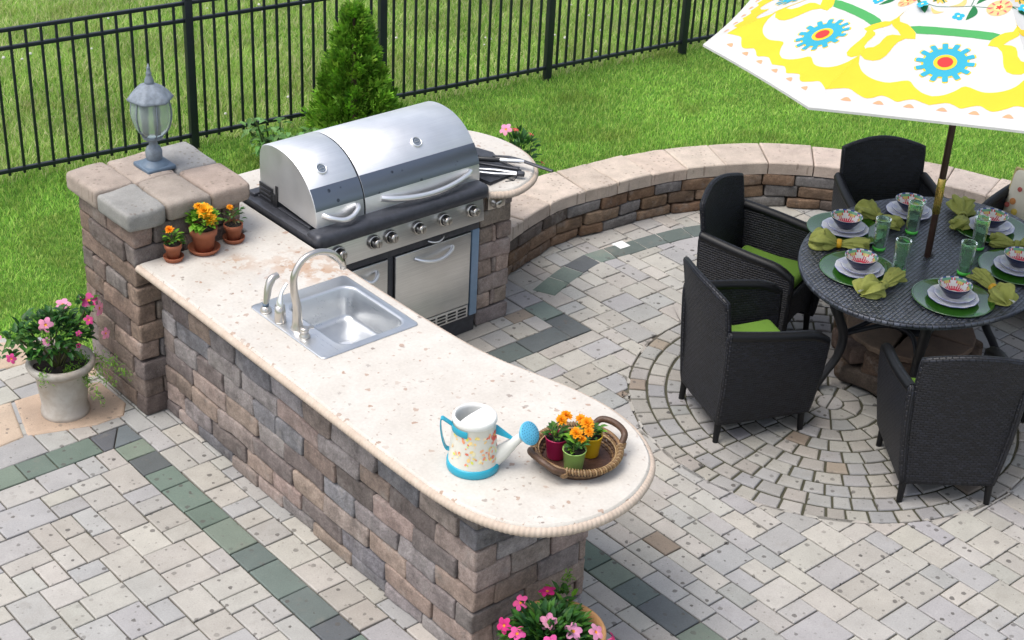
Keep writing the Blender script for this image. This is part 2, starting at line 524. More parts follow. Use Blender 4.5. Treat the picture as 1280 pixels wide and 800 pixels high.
    mx = t.n('ShaderNodeMixShader'); mx.inputs[0].default_value = .45
    t.l(d.outputs[0], mx.inputs[1]); t.l(tr.outputs[0], mx.inputs[2])
    M['grass'] = t.done(mx)
    t = NT('lawn_soil')
    c = t.mix(t.noise(3, 6, .65), (.08, .165, .026), (.12, .215, .04))
    c = t.scale(c, t.ramp(t.noise(60, 4), .3, .7, .7, 1.3))
    M['soilgrass'] = t.done(t.bsdf(c, .95, 0, t.bump(t.noise(90), .8, .02), .1))
    M['soil'] = simple('potting_soil', (.022, .016, .012), .95, 0, var=.5, vscale=120, bump=1.0, bscale=90)
    M['bark'] = simple('bark', (.10, .065, .04), .9, 0, var=.3, bump=.6)
    # pots etc.
    M['terracotta'] = simple('terracotta', (.30, .095, .045), .75, 0, var=.16, vscale=18, bump=.15)
    M['terracotta_pale'] = simple('sunbleached_terracotta', (.56, .30, .13), .75, 0, var=.16, vscale=14, bump=.2)
    t = NT('aged_white_pot')
    c = t.mix(t.ramp(t.noise(7, 6, .65), .38, .66), (.52, .49, .44), (.36, .31, .25))
    c = t.mix(t.ramp(t.noise(3.5, 4), .55, .7, 0, .6), c, (.58, .575, .56))
    M['whitepot'] = t.done(t.bsdf(c, .65, 0, t.bump(t.noise(40), .25, .005), .35))
    M['paint'] = simple('painted_tin', (1, 1, 1), .33, 0, var=.04)
    M['basket'] = simple('woven_basket', (1, 1, 1), .5, 0, var=.35, vscale=45, bump=.5)
    M['plain'] = simple('plain', (1, 1, 1), .6, 0, var=.08)
mats()
# ================================================================== SETTING
SEAT = [(5.62, 6.50), (5.97, 6.70), (6.52, 6.86), (6.92, 6.84), (7.24, 6.81), (7.53, 6.75), (7.84, 6.63), (8.15, 6.45), (8.46, 6.14),
        (8.74, 5.72), (8.93, 5.28), (9.06, 4.75), (9.10, 4.1), (9.02, 3.4), (8.85, 2.7)]
seat_c = np.array(crom(SEAT, 14))
seg = np.linalg.norm(np.diff(seat_c, axis=0), axis=1); seat_s = np.concatenate([[0], np.cumsum(seg)])
def seat_at(s, off=0.0):
    """point on the seat wall's front line moved off metres outward (away from the table), and its direction"""
    x = np.interp(s, seat_s, seat_c[:, 0]); y = np.interp(s, seat_s, seat_c[:, 1])
    e = .03
    t = np.array([np.interp(s + e, seat_s, seat_c[:, 0]) - np.interp(s - e, seat_s, seat_c[:, 0]), np.interp(s + e, seat_s, seat_c[:, 1]) - np.interp(s - e, seat_s, seat_c[:, 1])])
    t /= np.linalg.norm(t); n = np.array([-t[1], t[0]])
    return np.array([x, y]) + n * off, t, n
seat_back = [tuple(seat_at(s, .2)[0]) for s in np.linspace(0, seat_s[-1], 60)]
PATIO = [(-2, 11.0), (1.0, 9.15), (3.10, 7.86), (3.36, 7.66), (3.50, 7.40), (3.50, 7.1), (4.2, 7.2), (5.60, 7.1)] + seat_back + [(8.9, 1.2), (8.9, -1), (-2, -1)]

# ---- lawn: one sheet out to the horizon
mb = MB()
mb.add([(-140, -140, -.03), (160, -140, -.03), (160, 160, -.03), (-140, 160, -.03)], [(0, 1, 2, 3)])
tag(mb.build('lawn', M['soilgrass']), kind='structure')
# ---- bed of sand under the pavers
mb = MB()
P3 = [Vector((x, y, 0)) for x, y in PATIO]
tri = tessellate_polygon([P3])
mb.add([(x, y, -.013) for x, y in PATIO], [tuple(t) for t in tri])
o = mb.build('patio_bed', M['sand'])
bm = bmesh.new(); bm.from_mesh(o.data); bmesh.ops.recalc_face_normals(bm, faces=bm.faces)
for f in bm.faces:
    if f.normal.z < 0: f.normal_flip()
bm.to_mesh(o.data); bm.free(); tag(o, kind='structure')

# ---- pavers
PAL = [(0.356, 0.343, 0.317), (0.373, 0.354, 0.32), (0.335, 0.328, 0.313), (0.383, 0.367, 0.334), (0.319, 0.317, 0.309), (0.351, 0.33, 0.297), (0.393, 0.375, 0.339), (0.327, 0.322, 0.32)]
BRN = [(.23, .185, .145), (.27, .225, .18)]
GRN = [(0.13, 0.17, 0.141), (0.164, 0.202, 0.162), (0.108, 0.132, 0.123), (0.148, 0.186, 0.164), (0.099, 0.11, 0.115)]
TAN = [(.46, .35, .26), (.50, .385, .295), (.43, .335, .26)]
mbp = MB()
def tint(c, a=.07):
    k = rnd.uniform(1 - a, 1 + a); return tuple(q * k * rnd.uniform(.985, 1.015) for q in c)
def paver(poly, col, bev=.006, gap=.0034, z=0.0):
    if poly_area(poly) < 0: poly = poly[::-1]
    if abs(poly_area(poly)) < .0012: return
    poly = inset(poly, gap)
    poly = [(x + rnd.gauss(0, .0012), y + rnd.gauss(0, .0012)) for x, y in poly]
    stone_slab(mbp, poly, -.04, z + rnd.uniform(-.002, .002), bev, col, 0, (rnd.gauss(0, .006), rnd.gauss(0, .006)))
CC = (6.50, 4.53); CR = 1.13
# green bands: rectangles (x0,x1,y0,y1, axis)
bands = [(3.11, 3.275, .0, 6.46, 'y'), (-1.51, 3.055, 6.465, 6.63, 'x'), (5.805, 5.97, 5.915, 6.355, 'y'), (4.65, 5.805, 5.915, 6.08, 'x'),
         (4.375, 4.54, 3.495, 5.585, 'y'), (4.395, 8.0, 3.335, 3.50, 'x0')]
bands = [b for b in bands if b[4] != 'x0']
taken = []
for x0, x1, y0, y1, ax in bands:
    a, b = (y0, y1) if ax == 'y' else (x0, x1)
    q = a
    while q < b - .02:
        L = rnd.choice([.165, .165, .25, .25, .22])
        if b - q - L < .1: L = b - q
        if ax == 'y': paver([(x0, q), (x1, q), (x1, q + L), (x0, q + L)], tint(rnd.choice(GRN), .1))
        else: paver([(q, y0), (q + L, y0), (q + L, y1), (q, y1)], tint(rnd.choice(GRN), .1))
        q += L
    taken.append((x0, x1, y0, y1))
paver([(3.055, 6.465), (3.11, 6.465), (3.22, 6.63), (3.055, 6.63)], (.10, .105, .115))
paver([(3.11, 6.465), (3.275, 6.465), (3.275, 6.63), (3.22, 6.63)], (.13, .15, .16))
taken.append((3.055, 3.275, 6.465, 6.63))

# curved green band that follows the seat wall
bandpoly = []
s = .34
while s < 6.6:
    L = rnd.choice([.2, .26, .24])
    q = [seat_at(s, -.20)[0], seat_at(s + L / 2, -.20)[0], seat_at(s + L, -.20)[0], seat_at(s + L, -.355)[0], seat_at(s + L / 2, -.355)[0], seat_at(s, -.355)[0]]
    paver([tuple(p) for p in q], tint(rnd.choice(GRN), .1), z=.005); s += L
def inband(x, y):
    d = np.hypot(seat_c[:, 0] - x, seat_c[:, 1] - y); i = int(np.argmin(d))
    n = seat_at(seat_s[i])[2]; off = (np.array([x, y]) - seat_c[i]) @ n
    return off
# warm flagstones along the lawn edge by the big planter
FLAG = [[(3.10, 7.80), (3.36, 7.66), (3.25, 7.55), (3.10, 7.49), (2.97, 7.52), (2.86, 7.80)], [(3.14, 7.48), (3.27, 7.53), (3.37, 7.63), (3.49, 7.38), (3.38, 7.14), (3.22, 7.21)],
        [(2.90, 7.18), (3.09, 7.165), (3.36, 7.08), (3.37, 6.80), (3.30, 6.70), (3.14, 6.70), (2.94, 6.77), (2.80, 6.82)], [(2.50, 7.22), (2.892, 7.18), (2.792, 6.82), (2.45, 6.80)],
        [(2.05, 7.25), (2.48, 7.22), (2.43, 6.80), (2.02, 6.78)], [(2.83, 7.82), (2.94, 7.52), (2.6, 7.56), (2.45, 7.95), (2.6, 8.05)]]
for f in FLAG: paver(f, tint(rnd.choice(TAN), .05), .012, .004, .006)
# the round medallion
mrad = .0
rings = [.075] + [.075 + .1055 * (k + 1) for k in range(10)]
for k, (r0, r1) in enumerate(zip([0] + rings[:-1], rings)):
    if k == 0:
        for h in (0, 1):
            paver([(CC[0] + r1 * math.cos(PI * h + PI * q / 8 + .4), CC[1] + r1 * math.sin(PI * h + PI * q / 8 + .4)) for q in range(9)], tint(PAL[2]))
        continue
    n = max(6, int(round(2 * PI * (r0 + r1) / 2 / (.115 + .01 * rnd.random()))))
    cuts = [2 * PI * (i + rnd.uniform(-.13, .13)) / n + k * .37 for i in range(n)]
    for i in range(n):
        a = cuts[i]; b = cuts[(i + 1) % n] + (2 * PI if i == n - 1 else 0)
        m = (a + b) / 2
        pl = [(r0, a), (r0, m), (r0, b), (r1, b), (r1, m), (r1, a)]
        c = rnd.choice(BRN) if rnd.random() < .03 else tuple(q * .84 for q in rnd.choice(PAL))  # medallion stones darkened: umbrella shade is put into their colour
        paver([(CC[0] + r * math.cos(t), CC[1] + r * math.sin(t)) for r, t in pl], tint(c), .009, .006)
# modular pavers
mdl = .055
X0, Y0, X1, Y1 = 3.11 - 80 * mdl, 6.465 - 128 * mdl, 8.95, 9.0
nx, ny = round((X1 - X0) / mdl), int((Y1 - Y0) / mdl)
used = np.zeros((nx, ny), bool)
def cutcircle(poly):
    """push the part of a rectangle that lies inside the medallion out to its rim"""
    dens = []
    for i in range(len(poly)):
        a = np.array(poly[i]); b = np.array(poly[(i + 1) % len(poly)])
        for q in range(10): dens.append(a + (b - a) * q / 10)
    out = []; moved = 0
    for p in dens:
        d = p - CC; l = np.hypot(*d)
        if l < CR: p = np.array(CC) + d / l * CR; moved += 1
        out.append(tuple(p))
    return out, moved
sizes = [(3, 3), (3, 2), (2, 3), (4, 3), (3, 4), (4, 3), (2, 3), (5, 4), (3, 3), (3, 2), (4, 3), (2, 4), (4, 2), (3, 4)]
pp = np.array(PATIO)
order = [(i, j) for j in range(ny) for i in range(nx)]
PTS = np.array([(X0 + (i + .5) * mdl, Y0 + (j + .5) * mdl) for i, j in order])
okc = inpoly(PTS, PATIO).reshape(ny, nx).T
for (x0, x1, y0, y1) in taken:
    for i in range(nx):
        x = X0 + (i + .5) * mdl
        if not (x0 - mdl * .0 < x < x1): continue
        for j in range(ny):
            y = Y0 + (j + .5) * mdl
            if y0 < y < y1: used[i, j] = True
for i in range(nx):
    for j in range(ny):
        x, y = X0 + (i + .5) * mdl, Y0 + (j + .5) * mdl
        if not okc[i, j]: used[i, j] = True; continue
        if math.hypot(x - CC[0], y - CC[1]) < CR - mdl * 3: used[i, j] = True
        if 3.6 < x < 4.1 and 4.15 < y < 7.1: used[i, j] = True      # inside the counter wall
for j in range(ny):
    for i in range(nx):
        if used[i, j]: continue
        rnd.shuffle(sizes)
        rw = 0
        while i + rw < nx and rw < 9 and not used[i + rw, j]: rw += 1
        rh = 0
        while j + rh < ny and rh < 9 and not used[i, j + rh]: rh += 1
        best = None
        for (w, h) in sizes + [(2, 2), (2, 1), (1, 2), (3, 1), (1, 3), (1, 1)]:
            if i + w > nx or j + h > ny or used[i:i + w, j:j + h].any(): continue
            pen = (4 if rw - w == 1 else 0) + (4 if rh - h == 1 else 0) + (5 if w * h <= 3 else 0) + (3 if w * h == 4 else 0) + rnd.random() * 3
            # avoid running joints: a neighbour below that ends at the same column
            if i + w < nx and j > 0 and used[i + w - 1, j - 1] and rnd.random() < .3: pen += .5
            if best is None or pen < best[0]: best = (pen, w, h)
        w, h = best[1:]
        used[i:i + w, j:j + h] = True
        x, y = X0 + i * mdl, Y0 + j * mdl
        poly = [(x, y), (x + w * mdl, y), (x + w * mdl, y + h * mdl), (x, y + h * mdl)]
        c = rnd.choice(BRN) if (w * h <= 2 and rnd.random() < .22) or (w * h <= 6 and rnd.random() < .02) else rnd.choice(PAL)
        ctr = (x + w * mdl / 2 - CC[0], y + h * mdl / 2 - CC[1])
        if math.hypot(*ctr) < CR + .3:
            poly, mv = cutcircle(poly)
            if mv >= len(poly) - 1: continue
        paver(poly, tint(c))
tag(mbp.build('patio', M['paver']), kind='structure')
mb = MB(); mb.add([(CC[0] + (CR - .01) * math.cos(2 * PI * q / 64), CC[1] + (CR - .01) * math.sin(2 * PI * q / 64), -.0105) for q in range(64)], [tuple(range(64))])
tag(mb.build('medallion_bed', M['shaded_moss']), kind='structure')  # dark disc for mossy joints, with shade under the umbrella in its colour

# a small white square tile by the seat wall
mb = MB(); stone_slab(mb, [(6.84, 6.58), (6.93, 6.575), (6.935, 6.665), (6.845, 6.67)], -.002, .006, .004, (.80, .83, .82))
tag(mb.build('paver_tile', M['paint']), 'small bright white square tile among the pavers beside the curved wall', 'tile')

# ================================================================== STONEWORK
WPAL = [(0.227, 0.197, 0.187), (0.287, 0.224, 0.187), (0.273, 0.245, 0.239), (0.335, 0.258, 0.215), (0.224, 0.217, 0.229), (0.367, 0.287, 0.254), (0.304, 0.251, 0.225), (0.334, 0.307, 0.31), (0.19, 0.16, 0.15)]
def run(mb, a, b, axis, fixed, out, z0, z1, depth, pal, lens, r=.012, seed=0):
    """a course of blocks from a to b along axis; its face stands at 'fixed', looking along out (+1/-1)"""
    q = a
    while q < b - 1e-6:
        L = rnd.uniform(*lens)
        if b - q - L < lens[0] * .6: L = b - q
        c = tint(rnd.choice(pal), .14)
        g = .0045
        dd = rnd.uniform(-.004, .004)
        ctr = (q + L / 2, fixed - out * (depth / 2) + out * dd) if axis == 'x' else (fixed - out * (depth / 2) + out * dd, q + L / 2)
        size = (L - g, depth, z1 - z0 - g) if axis == 'x' else (depth, L - g, z1 - z0 - g)
        rbox(mb, (ctr[0], ctr[1], (z0 + z1) / 2), size, r, None, c, 0, .0085, 15, rnd.randrange(99999), 2)
        q += L
def rect_wall(mb, x0, x1, y0, y1, z0, hs, depth, pal=WPAL, lens=(.14, .32), r=.0115, top=None, d2=None):
    z = z0
    for k, h in enumerate(hs):
        e = depth + .004; e2 = (d2 or depth) + .004
        if k % 2 == 0:
            ax, by = (0, 0), (e, e)
        else:
            ax, by = (e, e2), (0, 0)
        run(mb, x0 + ax[0], x1 - ax[1], 'x', y0, -1, z, z + h, depth, pal, lens, r)
        run(mb, x0 + ax[0], x1 - ax[1], 'x', y1, 1, z, z + h, depth, pal, lens, r)
        run(mb, y0 + by[0], y1 - by[1], 'y', x0, -1, z, z + h, depth, pal, lens, r)
        run(mb, y0 + by[0], y1 - by[1], 'y', x1, 1, z, z + h, d2 or depth, pal, lens, r)
        z += h
    d = .03
    z = top or z
    mb.add([(x, y, zz) for zz in (z0 - .01, z - .01) for x, y in ((x0 + d, y0 + d), (x1 - d, y0 + d), (x1 - d, y1 - d), (x0 + d, y1 - d))],
           [(0, 1, 5, 4), (1, 2, 6, 5), (2, 3, 7, 6), (3, 0, 4, 7), (4, 5, 6, 7)], (.085, .075, .066))

# pillar
root = thing('stone_pillar', 'square brown stone pillar with a six stone cap that carries the lantern', 'pillar', (3.70, 6.92, 0))
mb = MB(); rect_wall(mb, 3.39 - 3.70, 4.02 - 3.70, 6.625 - 6.92, 7.22 - 6.92, 0, [.11] * 10, .11, [tuple(q * k for q, k in zip(c, (.76, .72, .68))) for c in WPAL], (.20, .40))
mb.build('shaft', M['stone'], root)
mb = MB()
cx = [3.345 - 3.70, 3.575 - 3.70, 3.825 - 3.70, 4.07 - 3.70]; cy = [6.59 - 6.92, 6.92 - 6.92, 7.265 - 6.92]
cc = {(0, 0): (.285, .28, .265), (1, 0): (.33, .285, .245), (2, 0): (.36, .29, .245), (0, 1): (.36, .30, .255), (1, 1): (.37, .31, .265), (2, 1): (.31, .305, .295)}
for i in range(3):
    for j in range(2):
        rbox(mb, ((cx[i] + cx[i + 1]) / 2, (cy[j] + cy[j + 1]) / 2, 1.1525), (cx[i + 1] - cx[i] - .007, cy[j + 1] - cy[j] - .007, .105), .024, None, cc[(i, j)], 0, .010, 11, 40 + i * 7 + j, 3)
mb.build('cap', M['cap'], root)

# counter
root = thing('kitchen_counter', 'long outdoor counter with cream stone top and rounded end on a stone block wall', 'counter', (3.84, 5.3, 0))
OX, OY = 3.84, 5.3
mb = MB()
rect_wall(mb, 3.51 - OX, 4.17 - OX, 4.05 - OY, 6.615 - OY, 0, [.075, .105, .112, .11, .112, .105, .11, .125], .12, WPAL, (.20, .36), top=.70, d2=.045)
mb.build('wall', M['stone'], root)
mb = MB()
rect_wall(mb, 5.425 - OX, 5.665 - OX, 6.345 - OY, 6.95 - OY, 0, [.105, .107, .11, .107, .107, .107, .107, .10], .1, [tuple(q * 1.15 for q in c) for c in (WPAL[1], WPAL[3], WPAL[5], WPAL[6], WPAL[0], (.27, .22, .18))], (.22, .3))
mb.build('column', M['stone'], root)
mb = MB()
rect_wall(mb, 4.03 - OX, 5.42 - OX, 7.02 - OY, 7.20 - OY, 0, [.107] * 8, .08, WPAL, (.15, .30))
mb.build('back_wall', M['stone'], root)
A_ = [(3.405, 6.615), (3.405, 6.2), (3.40, 5.6), (3.395, 5.0), (3.39, 4.5)]
B_ = crom([(3.39, 4.5), (3.395, 4.2), (3.43, 3.97), (3.52, 3.79), (3.67, 3.685), (3.87, 3.65), (4.07, 3.69), (4.25, 3.80), (4.36, 3.98), (4.40, 4.18), (4.385, 4.40), (4.33, 4.62), (4.275, 4.83), (4.245, 5.05), (4.228, 5.4)], 5)
C_ = [(4.225, 5.8), (4.222, 6.29), (4.222, 6.975), (5.415, 6.975), (5.415, 6.275)]
D_ = crom([(5.415, 6.275), (5.54, 6.215), (5.68, 6.245), (5.80, 6.32), (5.90, 6.45), (5.955, 6.62), (5.955, 6.82), (5.88, 7.02), (5.74, 7.17), (5.55, 7.245), (5.35, 7.26)], 5)
E_ = [(4.6, 7.26), (4.035, 7.26), (4.035, 6.615)]
OUT = [tuple(p) for p in A_[:-1] + [tuple(q) for q in B_] + C_[:-1] + [tuple(q) for q in D_] + E_]
OUT = [(x - OX, y - OY) for x, y in OUT]
HOLE = [(x - OX, y - OY) for x, y in rrect(3.655, 4.135, 5.315, 5.875, .03, 3)]
mb = MB()
lv = [(0.0, .868), (0.0, .905), (.004, .914), (.012, .920)]
V = []; n = len(OUT)
for e, z in lv: V += [(x, y, z) for x, y in inset(OUT, e)]
F = []
for L in range(len(lv) - 1):
    for i in range(n):
        j = (i + 1) % n; F.append((L * n + i, L * n + j, (L + 1) * n + j, (L + 1) * n + i))
mb.add(V, F, smooth=True)
top = inset(OUT, .012)
for z, flip in ((.920, 0), (.868, 1)):
    loop = top if z > .9 else OUT
    tr = tessellate_polygon([[Vector((x, y, 0)) for x, y in loop], [Vector((x, y, 0)) for x, y in HOLE]])
    allp = [(x, y, z) for x, y in loop] + [(x, y, z) for x, y in HOLE]
    fs = []
    for t in tr:
        a, b, c = (np.array(allp[q][:2]) for q in t)
        up = (b - a)[0] * (c - a)[1] - (b - a)[1] * (c - a)[0] > 0
        fs.append(tuple(t) if up != bool(flip) else tuple(t)[::-1])
    mb.add(allp, fs)
nh = len(HOLE)
mb.add([(x, y, z) for z in (.868, .920) for x, y in HOLE], [(i, i + nh, (i + 1) % nh + nh, (i + 1) % nh) for i in range(nh)])
# the texture is laid out in world metres, so keep the mesh in world space
o = mb.build('countertop', M['counter'], root)
for v in o.data.vertices: v.co.x += OX; v.co.y += OY
o.location = (-OX, -OY, 0)
# twisted rope moulding round the outer edges
def rope(pts, rad=.0215, z=.889):
    P = [np.array((x, y, z)) for x, y in pts]
    d = [0]
    for a, b in zip(P, P[1:]): d.append(d[-1] + np.linalg.norm(b - a))
    N = int(d[-1] / .004); n = 12
    V = []; F = []
    S = np.linspace(0, d[-1], N); X = np.interp(S, d, [p[0] for p in P]); Y = np.interp(S, d, [p[1] for p in P])
    for i in range(N):
        t = np.array([X[min(i + 1, N - 1)] - X[max(i - 1, 0)], Y[min(i + 1, N - 1)] - Y[max(i - 1, 0)], 0]); t /= np.linalg.norm(t)
        s_ = np.array([t[1], -t[0], 0]); up = np.array([0, 0, 1.])
        for k in range(n):
            a = 2 * PI * k / n
            rr = rad * (1 + .055 * math.cos(2 * PI * S[i] / .021 - a * 1.0))
            V.append((X[i], Y[i], z) + rr * (math.cos(a) * s_ + math.sin(a) * up))
    for i in range(N - 1):
        for k in range(n):
            l = (k + 1) % n; F.append((i * n + k, i * n + l, (i + 1) * n + l, (i + 1) * n + k))
    mb.add(V, F, smooth=True)
mb = MB()
rope([(x, y) for x, y in A_[:-1]] + [tuple(q) for q in B_] + [(4.225, 5.8), (4.222, 6.24)])
rope([tuple(q) for q in D_])
o = mb.build('rope_edge', M['rope'], root); o.location = (-OX, -OY, 0)

# curved seat wall
root = thing('seat_wall', 'low curved seat wall of brown blocks with pale cap stones behind the dining set', 'wall', (7.24, 6.9, 0))
mb = MB(); BP = [(0.19, 0.121, 0.078), (0.218, 0.144, 0.094), (0.167, 0.115, 0.081), (0.241, 0.172, 0.121), (0.115, 0.094, 0.081), (0.201, 0.19, 0.184), (0.098, 0.078, 0.067), (0.23, 0.155, 0.103)]
z = 0
for k, h in enumerate((.075, .088, .088)):
    s = .02 + .1 * (k % 2)
    while s < seat_s[-1] - .1:
        L = rnd.uniform(.16, .31); p, t, n_ = seat_at(s + L / 2, .0 + .075 + rnd.uniform(-.004, .004))
        rot = np.array([[t[0], n_[0], 0], [t[1], n_[1], 0], [0, 0, 1.]])
        rbox(mb, (p[0] - 7.24, p[1] - 6.9, z + h / 2), (L - .007, .15, h - .006), .013, rot, tint(rnd.choice(BP), .15), 0, .009, 14, rnd.randrange(9999), 1)
        s += L
    z += h
ss = np.linspace(0, seat_s[-1], 90)
V = []
for s in ss:
    for off in (.04, .3):
        for zz in (0, .245): V.append((*(seat_at(s, off)[0] - (7.24, 6.9)), zz))
F = []
for i in range(len(ss) - 1):
    a = 4 * i; b = a + 4
    F += [(a, b, b + 1, a + 1), (a + 2, a + 3, b + 3, b + 2), (a + 1, b + 1, b + 3, a + 3)]
mb.add(V, F, (.05, .04, .034))
mb.build('wall_body', M['stone'], root)
mb = MB(); s = .0
CP = [(.50, .425, .36), (.47, .395, .335), (.53, .45, .38), (.45, .39, .345), (.49, .40, .33)]
while s < seat_s[-1] - .2:
    L = rnd.uniform(.26, .33)
    q = []
    for off in (0, .355):
        for k in range(5):
            sp = s + L * (k / 4 if off == 0 else 1 - k / 4)
            q.append(tuple(seat_at(sp, off)[0] - (7.24, 6.9)))
    q = inset(q if poly_area(q) > 0 else q[::-1], .003)
    q = [(x + rnd.gauss(0, .002), y + rnd.gauss(0, .002)) for x, y in q]
    stone_slab(mb, q, .251, .336 + rnd.uniform(-.004, .004), .012, tint(rnd.choice(CP), .06), 0, (rnd.gauss(0, .008), rnd.gauss(0, .008)))
    s += L
mb.build('cap', M['cap'], root)

# ================================================================== FENCE
FP = [(2.15, 9.98), (3.80, 9.79), (5.45, 9.59), (6.99, 9.40), (8.52, 9.20), (9.92, 9.02), (11.35, 8.83), (12.8, 8.64)]
root = thing('metal_fence', 'long black metal picket fence between the mown lawn and the meadow', 'fence', (6.99, 9.40, 0))
fo = np.array((6.99, 9.40))
FH = 1.085
for (x, y) in FP:
    mb = MB(); x -= fo[0]; y -= fo[1]
    a = math.atan2(-.19, 1.54)
    rbox(mb, (x, y, FH / 2 + .0), (.056, .056, FH + .06), .004, rotz(a), (1, 1, 1), 0, mid=0)
    rbox(mb, (x, y, FH + .037), (.066, .066, .016), .005, rotz(a), (1, 1, 1), 0, mid=0)
    mb.build('post', M['fence'], root)
for (p, q) in zip(FP, FP[1:]):
    mb = MB(); p = np.array(p) - fo; q = np.array(q) - fo; L = np.linalg.norm(q - p); a = math.atan2(*(q - p)[::-1])
    m = (p + q) / 2
    for z, t in ((FH - .012, .026), (FH - .135, .026), (.085, .028)):
        rbox(mb, (m[0], m[1], z), (L - .05, .028, t), .004, rotz(a), mid=0)
    for k in range(1, 16):
        c = p + (q - p) * k / 16
        rbox(mb, (c[0], c[1], (FH + .03) / 2), (.0175, .0175, FH - .07), .002, rotz(a), mid=0)
    mb.build('picket_panel', M['fence'], root)
# ================================================================== GRILL
GX, GY = 4.83, 6.33
root = thing('gas_grill', 'large stainless steel gas grill with two closed lids built into the counter', 'grill', (GX, GY, 0))
def B(name, mat, *boxes, r=.004, parent=None):
    mb = MB()
    for b in boxes: box(mb, b[0] - GX, b[1] - GX, b[2] - GY, b[3] - GY, b[4], b[5], r=b[6] if len(b) > 6 else r)
    return mb.build(name, mat, parent or root)
X0g, X1g = 4.255, 5.408
B('body', M['gunmetal'], (4.27, 5.40, 6.345, 6.93, .0, .70), (4.27, 5.395, 6.332, 6.36, 0, .115, .006), (4.27, 5.395, 6.318, 6.36, .672, .735), (4.745, 4.788, 6.322, 6.36, .1, .70),
  (4.27, 4.30, 6.322, 6.36, .1, .70), (4.235, 4.295, 6.30, 6.965, .90, .945, .008), (5.37, 5.41, 6.36, 6.965, .90, .945, .008), (4.27, 5.39, 6.90, 6.965, .90, .965, .008),
  (4.29, 5.39, 6.40, 6.9, .70, .955))
mb = MB(); rbox(mb, (4.822 - GX, 6.305 - GY, .928), (1.172, .13, .088), .036, None, (1, 1, 1), 0, mid=3)
mb.build('front_lip', M['gunmetal'], root)
tilt = R(-7)
mb = MB(); rt = np.array([[1, 0, 0], [0, math.cos(tilt), -math.sin(tilt)], [0, math.sin(tilt), math.cos(tilt)]])
rbox(mb, (4.832 - GX, 6.303 - GY, .812), (1.13, .03, .155), .004, rt, mid=0)
pan = mb.build('control_panel', M['steel'], root)
for x in (4.395, 4.625, 4.735, 4.925, 5.105, 5.305):
    mb = MB(); c = (x - GX, 6.283 - GY, .822)
    ry = rt @ np.array([[1, 0, 0], [0, 0, -1], [0, 1, 0.]])   # lathe axis towards the front
    lathe(mb, [(.0, .0), (.040, .0), (.040, .007), (.034, .012), (.03, .013)], 28, c, ry, mat=0)
    lathe(mb, [(.031, .012), (.031, .017), (.027, .02)], 24, c, ry, mat=1)
    lathe(mb, [(.026, .018), (.0255, .044), (.023, .05), (.012, .052), (0, .052)], 24, c, ry, mat=0, rf=lambda a, z: 1 + .03 * math.cos(14 * a))
    box(mb, c[0] - .004, c[0] + .004, c[1] - .058, c[1] - .045, c[2] - .02 + .006, c[2] + .02 + .006, r=.002)
    mb.build('knob', [M['nickel'], M['black']], root)
# doors
def arc_handle(mb, x0, x1, y, z, out=.04, drop=.035, r=.009, n=14, flat=1.0):
    pts = []
    for k in range(n + 1):
        t = k / n; e = math.sin(PI * t) ** .55
        pts.append((x0 + (x1 - x0) * t - GX, y - out * e - GY, z - drop * math.sin(PI * t)))
    tube(mb, pts, r, 10, squash=flat)
for (xa, xb, h0, h1) in ((4.31, 4.74, 4.545, 4.665), (4.793, 5.328, 4.925, 5.195)):
    mb = MB(); box(mb, xa - GX, xb - GX, 6.308 - GY, 6.335 - GY, .205, .668, r=.004)
    d = mb.build('door', M['steel'], root)
    mb = MB(); arc_handle(mb, h0, h1, 6.308, .618, .042, .030, .0115)
    mb.build('handle', M['chrome'], d)
mb = MB()
box(mb, 4.793 - GX, 5.328 - GX, 6.312 - GY, 6.335 - GY, .118, .198, r=.003)
for r_ in range(3):
    for k in range(7):
        x = 4.80 + k * .0755
        box(mb, x - GX, x + .06 - GX, 6.3095 - GY, 6.3125 - GY, .130 + r_ * .021, .141 + r_ * .021, mat=1, r=.001)
mb.build('vent_grille', [M['steel'], M['black']], root)
B('side_post', M['post'], (5.345, 5.398, 6.315, 6.345, .115, .672, .005))
mb = MB(); arc_handle(mb, 5.02, 5.13, 6.312, .70, .02, .012, .005); mb.build('tray_pull', M['chrome'], root)
